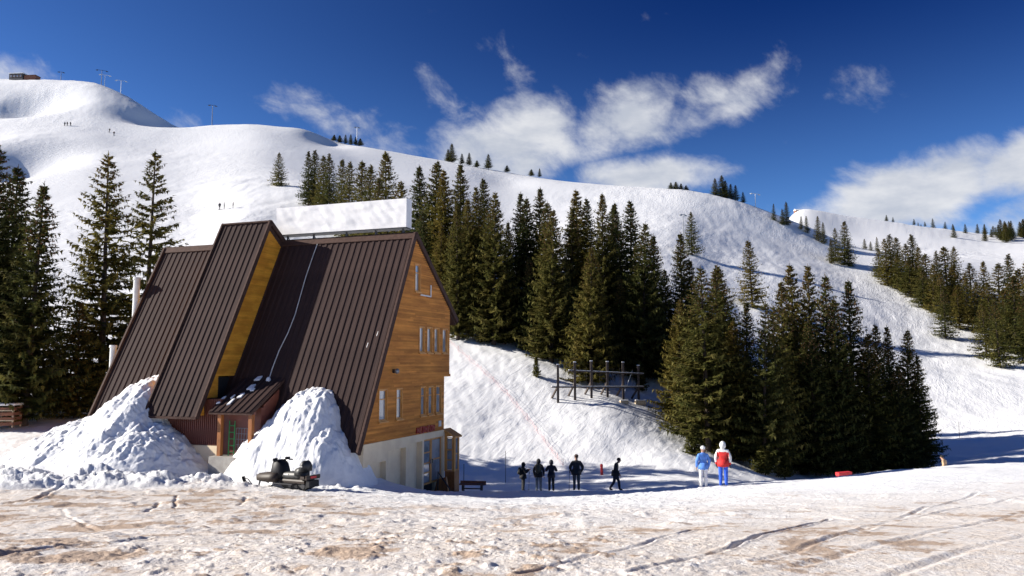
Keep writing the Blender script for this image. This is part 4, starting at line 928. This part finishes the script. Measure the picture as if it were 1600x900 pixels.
def person(px, Y, hgt, face, pose, label, jacket, trousers, hat=None, hat_m=None, hands=None, boots=None, bulk=1.12, group=None, py=650., fingers=True, sub=2, loc=None):
    g = loc if loc is not None else on_ground(px, Y, py); root = empty('person', g, face, label, 'person', group); s = hgt / 1.78; root.scale = (s, s, s)
    me, J = body_mesh(pose, [jacket, trousers, skin_m, boots or boot_c, hands or skin_m], bulk, fingers, sub)
    b = bpy.data.objects.new('body', me); COL.objects.link(b); b.parent = root; b.location = (0, 0, .0)
    hc = Vector(J['skull'][0])
    if hat == 'hood':
        MB().ell((hc.x, hc.y + .035, hc.z - .02), (.125, .125, .165), 14, 10).build('hood', hat_m or jacket, root, smooth=True)
    elif hat == 'cap':
        m = MB().ell((hc.x, hc.y + .008, hc.z + .055), (.106, .116, .095), 14, 8); m.build('hat', hat_m or black_c, root, smooth=True)
    elif hat == 'hair':
        m = MB().ell((hc.x, hc.y + .022, hc.z + .04), (.105, .112, .112), 14, 8); m.build('hair', hat_m or black_c, root, smooth=True)
    for sg in (-1, 1):
        MB().ell((hc.x + .033 * sg, hc.y - .094, hc.z - .005), (.012, .008, .008), 6, 4).build('eye', black_c, root); MB().ell((hc.x + .092 * sg, hc.y + .01, hc.z - .02), (.012, .022, .032), 6, 5).build('ear', skin_m, root, smooth=True)
    MB().prism([(-.014, hc.z - .035), (.014, hc.z - .035), (.004, hc.z + .01), (-.004, hc.z + .01)], hc.y - .125, hc.y - .08, axis='y').build('nose', skin_m, root); MB().box(hc.x - .025, hc.x + .025, hc.y - .1, hc.y - .085, hc.z - .072, hc.z - .062).build('mouth', red_paint, root)
    MB().tube([(0, J['pelvis'][0][1], .80), (0, J['pelvis'][0][1], .92), (0, J['waist'][0][1], 1.08)], [.205 * bulk, .20 * bulk, .175 * bulk], 14).build('jacket_skirt', jacket, root, smooth=True)
    return root
def backpack(root, label, m, s=1.):
    w = empty('backpack', (0, 0, 0), 0, label, 'backpack'); w.matrix_world = Matrix.Translation(root.location) @ Matrix.Rotation(root.rotation_euler.z, 4, 'Z') @ Matrix.Scale(root.scale.x, 4)
    MB().ell((0, .22, 1.26), (.16 * s, .115 * s, .25 * s), 14, 10).build('bag', m, w, smooth=True); MB().ell((0, .31, 1.16), (.11 * s, .06 * s, .12 * s), 10, 8).build('pocket', m, w, smooth=True)
    for sg in (-1, 1): MB().tube([(sg * .11, .14, 1.46), (sg * .125, -.02, 1.515), (sg * .13, -.15, 1.40), (sg * .14, -.13, 1.2), (sg * .14, .12, 1.08)], .022, 6).build('strap', m, w)
def ski_pole(p, h, tilt, label):
    o = empty('ski_pole', p, 0, label, 'ski pole', 'ski poles'); MB().tube([(0, 0, 0), (tilt, 0, h)], .011, 6).build('shaft', dark_steel, o); MB().tube([(tilt * .97, 0, h - .14), (tilt, 0, h)], .02, 8).build('grip', black_c, o); MB().tube([(tilt * .06, 0, .08), (tilt * .06, 0, .095)], .05, 10).build('basket', black_c, o)
PI = math.pi; GP = 'people standing at the brink of the slope'
a = person(817, 45.5, 1.62, R(105), 'phone', 'smallest dark-clad person of the group, with backpack, looking down at hands', black_c, black_c, 'hood', group=GP); backpack(a, 'black backpack on the smallest person of the group', black_c, .95)
b = person(841.5, 45.5, 1.80, PI - .25, 'stand', 'person in grey-blue trousers carrying a dark pack', black_c, jeans_c, 'hood', group=GP); backpack(b, 'olive backpack on the person in grey-blue trousers', olive_c, 1.)
person(861, 45.5, 1.74, PI, 'chest', 'person all in dark navy with both hands raised to the chest', navy_c, black_c, 'hood', group=GP)
person(900, 44.5, 1.95, PI, 'hips', 'broad person in black jacket and grey trousers, hands in pockets', char_c, grey_c, 'cap', brown_c, group=GP, bulk=1.25)
person(960.5, 43.0, 1.76, R(70), 'walk', 'person in dark clothes walking with head bowed', black_c, navy_c, 'cap', brown_c, group=GP)
p1 = person(1097, 34.2, 1.72, PI + .1, 'stand', 'skier in light blue jacket, white trousers and white hat', blue_c, white_c, 'cap', white_c, boots=white_c, group=GP)
p2 = person(1128, 33.8, 1.84, PI - .3, 'stand', 'skier in red and white jacket with royal blue trousers', red_c, royal_c, 'hood', white_c, hands=black_c, boots=royal_c, group=GP, bulk=1.2)
# white shoulders and sleeves of the red jacket
for poly in bpy.data.objects[[c.name for c in p2.children if c.name.startswith('body')][0]].data.polygons:
    c = poly.center
    if poly.material_index == 0 and (c.z > 1.36 or (abs(c.x) > .235 and c.z > .95)): poly.material_index = 5
bd = [c for c in p2.children if c.name.startswith('body')][0]; bd.data.materials.append(white_c)
blh = [c for c in p1.children if c.name.startswith('body')][0]
person(1473, 58, 1.85, PI + .6, 'walk', 'lone skier in pale jacket and violet trousers at the right edge of the spruces', peach_c, violet_c, 'cap', black_c, fingers=False, sub=1)
for px, Y, h, lab in ((826, 45.3, 1.1, 'thin ski pole in front of the smallest dark-clad person'), (888.5, 44.4, 1.1, 'thin ski pole left of the broad person in black')):
    ski_pole(on_ground(px, Y), h, .03, lab)
# small skiers on the hill: copies of one figure
me_far, _ = body_mesh('stand', [navy_c, black_c, skin_m, boot_c, black_c], 1.1, False, 1)
me_far2, _ = body_mesh('walk', [char_c, black_c, skin_m, boot_c, black_c], 1.1, False, 1)
me_far3, _ = body_mesh('stand', [brown_c, grey_c, skin_m, boot_c, black_c], 1.1, False, 1)
hillset = [(343, 328, me_far, 'left of two skiers in dark blue on the slope above the dormer'), (350, 328, me_far, 'right of two skiers in dark blue on the slope above the dormer'), (364, 327, me_far3, 'skier in brownish clothes standing apart from the two in dark blue'),
           (101, 197, me_far2, 'leftmost of three tiny skiers high on the left slope'), (105, 197, me_far3, 'middle of three tiny skiers high on the left slope'), (110, 197, me_far, 'rightmost of three tiny skiers high on the left slope'),
           (171, 207, me_far2, 'single tiny skier below the shaded bowl of the left hill'), (178, 212, me_far3, 'faint single tiny skier lowest below the shaded bowl')]
for px, py, me_, lab in hillset:
    p = ground_at(px, py, 60, 600); r = empty('skier', p, rnd.uniform(0, 6), lab, 'skier', 'tiny skiers on the hill'); r.scale = (1.12,) * 3
    o = bpy.data.objects.new('body', me_); COL.objects.link(o); o.parent = r
    for sg in (-1, 1): MB().box(sg * .12 - .05, sg * .12 + .05, -.75, .75, .0, .04).build('ski', dark_steel, r)

# ------------------------------------------------------------------ snowmobile
pr, pf = on_ground(480, 29.6, 757), on_ground(405, 31.0, 750)
hd = (pf - pr); rz = math.atan2(hd.y, hd.x)
ctr = (pr + pf) / 2; sm = empty('snowmobile', (ctr.x, ctr.y, ctr.z + .03), rz, 'dark two-seat snowmobile parked before the right snow pile', 'snowmobile')
sm.rotation_euler = (0, -math.atan2(hd.z, hd.xy.length), rz)
sm.scale = (1.0, 1.0, .84)
black_p = mat('black plastic', (.014, .014, .017), .55, spec=.3); hood_m = mat('dark olive hood', (.050, .038, .030), .55, (.04, .03, .026), spec=.3); seat_m = mat('seat vinyl', (.025, .026, .027), .5); rub = mat('rubber', (.015, .015, .016), .8)
smB = lambda m, name, mt, **k: m.build(name, mt, sm, **k)
def loft(secs, mb=None):      # secs: (x, half width bottom, half width top, z0, z1)
    mb = mb or MB(); o = len(mb.v); n = 8
    for x, wb, wt, z0, z1 in secs:
        zm = (z0 + z1) / 2
        mb.v += [(x, -wb, z0), (x, wb, z0), (x, wb * 1.04, zm), (x, wt, z1 - (z1 - z0) * .14), (x, wt * .7, z1), (x, -wt * .7, z1), (x, -wt, z1 - (z1 - z0) * .14), (x, -wb * 1.04, zm)]
    for i in range(len(secs) - 1):
        for k in range(n): a = o + i * n + k; b = o + i * n + (k + 1) % n; mb.f.append((a, b, b + n, a + n)); mb.m.append(0)
    mb.f.append(tuple(o + k for k in range(n))); mb.m.append(0); e = o + (len(secs) - 1) * n; mb.f.append(tuple(e + k for k in range(n))); mb.m.append(0); return mb
smB(loft([(1.20, .22, .18, .38, .54), (1.02, .36, .30, .32, .62), (.6, .44, .38, .30, .68), (.25, .46, .38, .30, .72), (-.05, .42, .34, .30, .72)]), 'hood', hood_m, smooth=True)
cow = smB(loft([(.36, .24, .20, .50, 1.02), (.30, .29, .24, .40, 1.20), (.08, .30, .24, .38, 1.24), (-.10, .27, .20, .40, 1.14), (-.22, .2, .16, .44, .84)]), 'cowl', black_p, smooth=True)
ws = MB().hexa([(.40, -.20, .86), (.40, .20, .86), (.37, .20, .86), (.37, -.20, .86), (.20, -.15, 1.24), (.20, .15, 1.24), (.17, .15, 1.24), (.17, -.15, 1.24)]); ws.build('windshield', pane_mat, cow)
hb = smB(MB().tube([(-.02, -.42, 1.20), (.02, -.25, 1.25), (.06, 0, 1.22), (.02, .25, 1.25), (-.02, .42, 1.20)], .02, 8), 'handlebar', black_p)
for sg in (-1, 1): MB().tube([(-.02, sg * .30, 1.215), (-.03, sg * .46, 1.195)], .03, 8).build('grip', rub, hb); MB().box(.05, .11, sg * .30 - .1, sg * .30 + .1, 1.2, 1.33).build('hand_guard', black_p, hb)
smB(loft([(-.10, .19, .16, .45, .70), (-.45, .23, .20, .44, .76), (-.80, .23, .20, .44, .76), (-1.0, .22, .19, .44, .80), (-1.22, .20, .17, .46, .82)]), 'seat', seat_m, smooth=True)
smB(loft([(-.88, .24, .20, .62, .92), (-1.10, .25, .22, .60, .98), (-1.2, .22, .18, .62, .94)]), 'passenger_seat', seat_m, smooth=True)
bk = smB(loft([(-1.14, .23, .18, .80, 1.20), (-1.24, .25, .21, .78, 1.26), (-1.33, .22, .17, .80, 1.22)]), 'backrest', seat_m, smooth=True)
MB().bar((-1.10, -.24, 1.02), (-1.3, -.24, 1.02), .03).bar((-1.1, .24, 1.02), (-1.3, .24, 1.02), .03).build('grab_bar', galv, bk)
smB(loft([(-.02, .26, .24, .30, .46), (-1.42, .26, .24, .30, .48)]), 'tunnel', hood_m)
rack = smB(MB().box(-1.62, -1.25, -.32, .32, .48, .52).box(-1.62, -1.58, -.34, .34, .521, .66).box(-1.5, -1.3, .30, .34, .521, .62).box(-1.5, -1.3, -.34, -.30, .521, .62), 'cargo_rack', hood_m)
smB(MB().box(-1.66, -1.50, -.24, .24, .16, .44), 'snow_flap', black_p); smB(MB().box(-1.635, -1.625, -.14, .14, .53, .62), 'tail_lamp', bright_red)
trk = MB(); path = [(-.05, .22), (-.30, .05), (-.55, .03), (-1.30, .03), (-1.48, .10), (-1.52, .22), (-1.42, .33), (-.2, .36)]
tk = smB(MB().prism(path, -.20, .20, axis='y'), 'track', rub)
lug = MB().box(-.02, .02, -.20, .20, -.022, .0).mesh('track_lug', rub)
for i in range(12): o = bpy.data.objects.new('track_lug', lug); COL.objects.link(o); o.parent = tk; o.location = (-.52 - i * .07, 0, .029)
for x, z, r in ((-.62, .15, .08), (-.95, .15, .08), (-1.30, .18, .11)):
    smB(MB().tube([(x, -.215, z), (x, .215, z)], r, 14), 'idler_wheel', dark_steel)
for sg in (-1, 1):
    smB(MB().box(-.95, .0, sg * .33 - .09, sg * .33 + .09, .24, .28), 'running_board', dark_steel)
    sk = MB(); pts = [(.25, .03), (.55, .02), (1.15, .03), (1.42, .12), (1.58, .30), (1.64, .46)]
    for (x0, z0), (x1, z1) in zip(pts[:-1], pts[1:]): sk.bar((x0, sg * .48, z0), (x1, sg * .48, z1), .14, .035)
    k = smB(sk, 'ski', black_p); MB().tube([(1.63, sg * .48, .42), (1.36, sg * .48, .36), (1.08, sg * .48, .10)], .02, 6).build('ski_loop', black_p, k)
    smB(MB().tube([(.75, sg * .48, .06), (.72, sg * .46, .32), (.7, sg * .25, .42)], .03, 8).tube([(.9, sg * .25, .36), (.74, sg * .46, .2)], .022, 6), 'suspension_strut', dark_steel)
smB(MB().tube([(1.10, -.22, .34), (1.22, -.2, .52), (1.22, .2, .52), (1.10, .22, .34)], .018, 8), 'front_bumper', dark_steel)
smB(MB().box(-.55, -.32, -.237, -.232, .62, .68), 'side_decal', white_c); smB(MB().box(-.55, -.32, .232, .237, .62, .68), 'side_decal', white_c)

# ------------------------------------------------------------------ crate at the left edge, bench, poles and other small things
cp = on_ground(-4, 47.5, 655)
crate = empty('slatted_crate', (cp.x, cp.y, cp.z + .12), .15, 'snow-topped reddish slatted crate at the left edge under the spruces', 'crate')
for x in (-1.05, 0, 1.05):
    for y in (-.5, .5): MB().box(x - .04, x + .04, y - .04, y + .04, 0, 1.28).build('upright', pale_wood, crate)
for i in range(4):
    for y in (-.55, .55): MB().box(-1.1, 1.1, y - .012, y + .012, .12 + i * .29, .31 + i * .29).build('slat', crate_wood, crate)
    for x in (-1.11, 1.11): MB().box(x - .012, x + .012, -.53, .53, .12 + i * .29, .31 + i * .29).build('slat', crate_wood, crate)
for z in (.42, 1.0): MB().box(-1.14, 1.14, -.60, -.565, z - .035, z + .035).build('batten', pale_wood, crate)
MB().box(-1.17, 1.17, -.62, .62, 1.282, 1.42).build('snow_cap', snow_cap, crate, bevel=.06)

bp = on_ground(738, 43.2, 766)
bench = empty('trestle_bench', bp, -.12, 'low dark brown wooden bench right of the veranda', 'bench')
for i in range(3): MB().box(-.68, .68, -.24 + i * .17, -.09 + i * .17, .36, .41).build('plank', crate_wood, bench)
for x in (-.5, .5): MB().box(x - .04, x + .04, -.22, .22, 0, .355).build('leg', old_timber, bench)
MB().box(-.7, .7, .26, .30, .30, .52).build('back_board', crate_wood, bench); MB().box(-.5, .5, -.03, .03, .12, .18).build('stretcher', old_timber, bench)

def marker(px, Y, h, r, m, name, label, cat, py=700):
    p = on_ground(px, Y, py); o = empty(name, p, 0, label, cat); MB().tube([(0, 0, -.2), (0, 0, h)], [r, r * .85], 8).build('shaft', m, o); MB().ell((0, 0, h), (r * 1.2, r * 1.2, r * 1.4), 8, 6).build('tip', m, o); return o
marker(725, 45, 1.55, .02, dark_steel, 'marker_pole', 'thin dark marker pole just right of the veranda', 'pole')
marker(790, 58, 2.2, .02, dark_steel, 'marker_pole', 'thin dark marker pole in the shaded snow left of the group', 'pole')
marker(1500, 110, 2.2, .03, dark_steel, 'marker_pole', 'thin marker pole on the shaded piste right of the spruce clump', 'pole')
rp_ = marker(940, 60, .75, .10, bright_red, 'padded_post', 'short red padded post between the broad person and the walker', 'post')
rp_.location = at(940, 738, 60) ; rp_.location.z = gz(rp_.location.x, rp_.location.y); MB().tube([(.08, 0, 0), (.03, 0, .8)], .06, 8).build('leg', bright_red, rp_)
sp = on_ground(1318, 40.2, 739); sled = empty('red_sled', (sp.x, sp.y, sp.z), .2, 'red plastic sled lying just behind the snowy brink', 'sled')
MB().prism([(-.45, .10), (-.36, .04), (.36, .04), (.48, .18), (.48, .34), (-.45, .30)], -.2, .2, axis='y').build('tub', bright_red, sled, bevel=.03)
sled.scale = (.8, .8, .8)
for sg in (-1, 1): MB().box(-.4, .4, sg * .15 - .02, sg * .15 + .02, .0, .05).build('runner', red_paint, sled)

# faint red safety net along the slope
net_pts = [on_ground(px, Y, py) for px, py, Y in ((700, 505, 92), (742, 562, 84), (792, 612, 77), (832, 656, 71), (862, 692, 66), (884, 716, 63))]
net = empty('safety_net', net_pts[0], 0, 'low faint red safety net running down the slope behind the people', 'net'); net_red = mat('faded red net', (.62, .20, .19), .7)
fine = []
for a, b in zip(net_pts[:-1], net_pts[1:]):
    for i in range(10): p = a.lerp(b, i / 10); p.z = gz(p.x, p.y); fine.append(p - net_pts[0])
for k in range(3): MB().tube([p + Vector((0, 0, .12 + .16 * k + .05 * math.sin(i * 1.3 + k))) for i, p in enumerate(fine)], .006, 4).build('strand', net_red, net)
for i in range(0, len(fine), 4): MB().tube([fine[i] + Vector((0, 0, -.1)), fine[i] + Vector((.05, 0, .6))], .010, 5).build('stake', net_red, net)

# lift pylons, ridge hut and cabins
def ridge_point(px, back=2.):
    best = None
    for Y in np.linspace(150, 660, 300):
        x = at(px, 250, Y).x; e = (gz(x, Y) - CZ) / Y
        if best is None or e > best[0]: best = (e, Y)
    return on_ground(px, best[1] - back, 200)
def pylon(px, h, m, label, loc=None, arm=2.4):
    p = loc or ridge_point(px); o = empty('lift_pylon', p, .5, label, 'pylon', 'ski lift pylons')
    MB().tube([(0, 0, -1), (0, 0, h)], [.17, .10], 8).build('mast', m, o); MB().bar((-arm, 0, h - .1), (arm, 0, h - .1), .14).build('crossarm', m, o)
    for sg in (-1, 1): MB().box(sg * arm - .55, sg * arm + .55, -.12, .12, h - .55, h - .22).build('pulley_bank', m, o)
pylon(155, 8.5, dark_steel, 'dark lift pylon on the top left ridge right of the hut'); pylon(160, 6.5, galv, 'pale lift pylon directly behind the dark one on the top left ridge'); pylon(186, 7., galv, 'pale grey lift pylon a little lower down the left ridge')
pylon(91, 5., dark_steel, 'small lift mast nearest to the ridge hut', arm=1.2); pylon(331, 10., dark_steel, 'dark lift pylon on the left skyline above the dormer', arm=1.5)
pylon(558, 9., steel, 'slim grey lift pylon beside the dark bushes on the skyline', arm=1.0); pylon(1177, 6, galv, 'pale lift pylon on the right skyline beside the small conifers'); pylon(1068, 9, steel, 'grey lift pylon on the slope above the central spruces', ground_at(1068, 378, 150, 500), arm=1.)
hp = ridge_point(36, 4); hut = empty('ridge_hut', hp, -.1, 'dark flat-roofed hut at the top of the left ridge', 'hut')
hw_m = mat('dark hut wall', (.06, .055, .055), .6); MB().box(-8, 0, -2.5, 2.5, -.6, 3.0).build('wall', hw_m, hut); MB().box(-8.3, .3, -2.8, 2.8, 3.0, 3.4).build('roof', snow_cap, hut)
for i in range(4): w = MB().box(-7.3 + i * 1.8, -6.1 + i * 1.8, -2.56, -2.51, 1.0, 2.2).build('window', frame_mat, hut); MB().box(-7.2 + i * 1.8, -6.2 + i * 1.8, -2.58, -2.561, 1.1, 2.1).build('pane', pane_mat, w)
MB().box(.4, 7.0, -2, 2, -.8, 1.9).build('annex', crate_wood, hut); MB().box(.3, 7.2, -2.2, 2.2, 1.9, 2.1).build('annex_roof', roof_trim, hut)
h2 = on_ground(1247, 597, 326); cab = empty('far_cabin', (h2.x, h2.y, h2.z), .2, 'tiny reddish cabin on the right background crest', 'cabin')
MB().box(-4.5, 4.5, -2.5, 2.5, -1.5, 2.2).build('wall', crate_wood, cab); MB().prism([(-3, 2.2), (3, 2.2), (0, 4.4)], -5, 5, axis='x').build('roof', snow_cap, cab); MB().box(-.5, .5, -2.56, -2.51, 0, 1.8).build('door', old_timber, cab); cab.scale = (.62, .62, .62)

scene.render.resolution_x = 1024; scene.render.resolution_y = 576
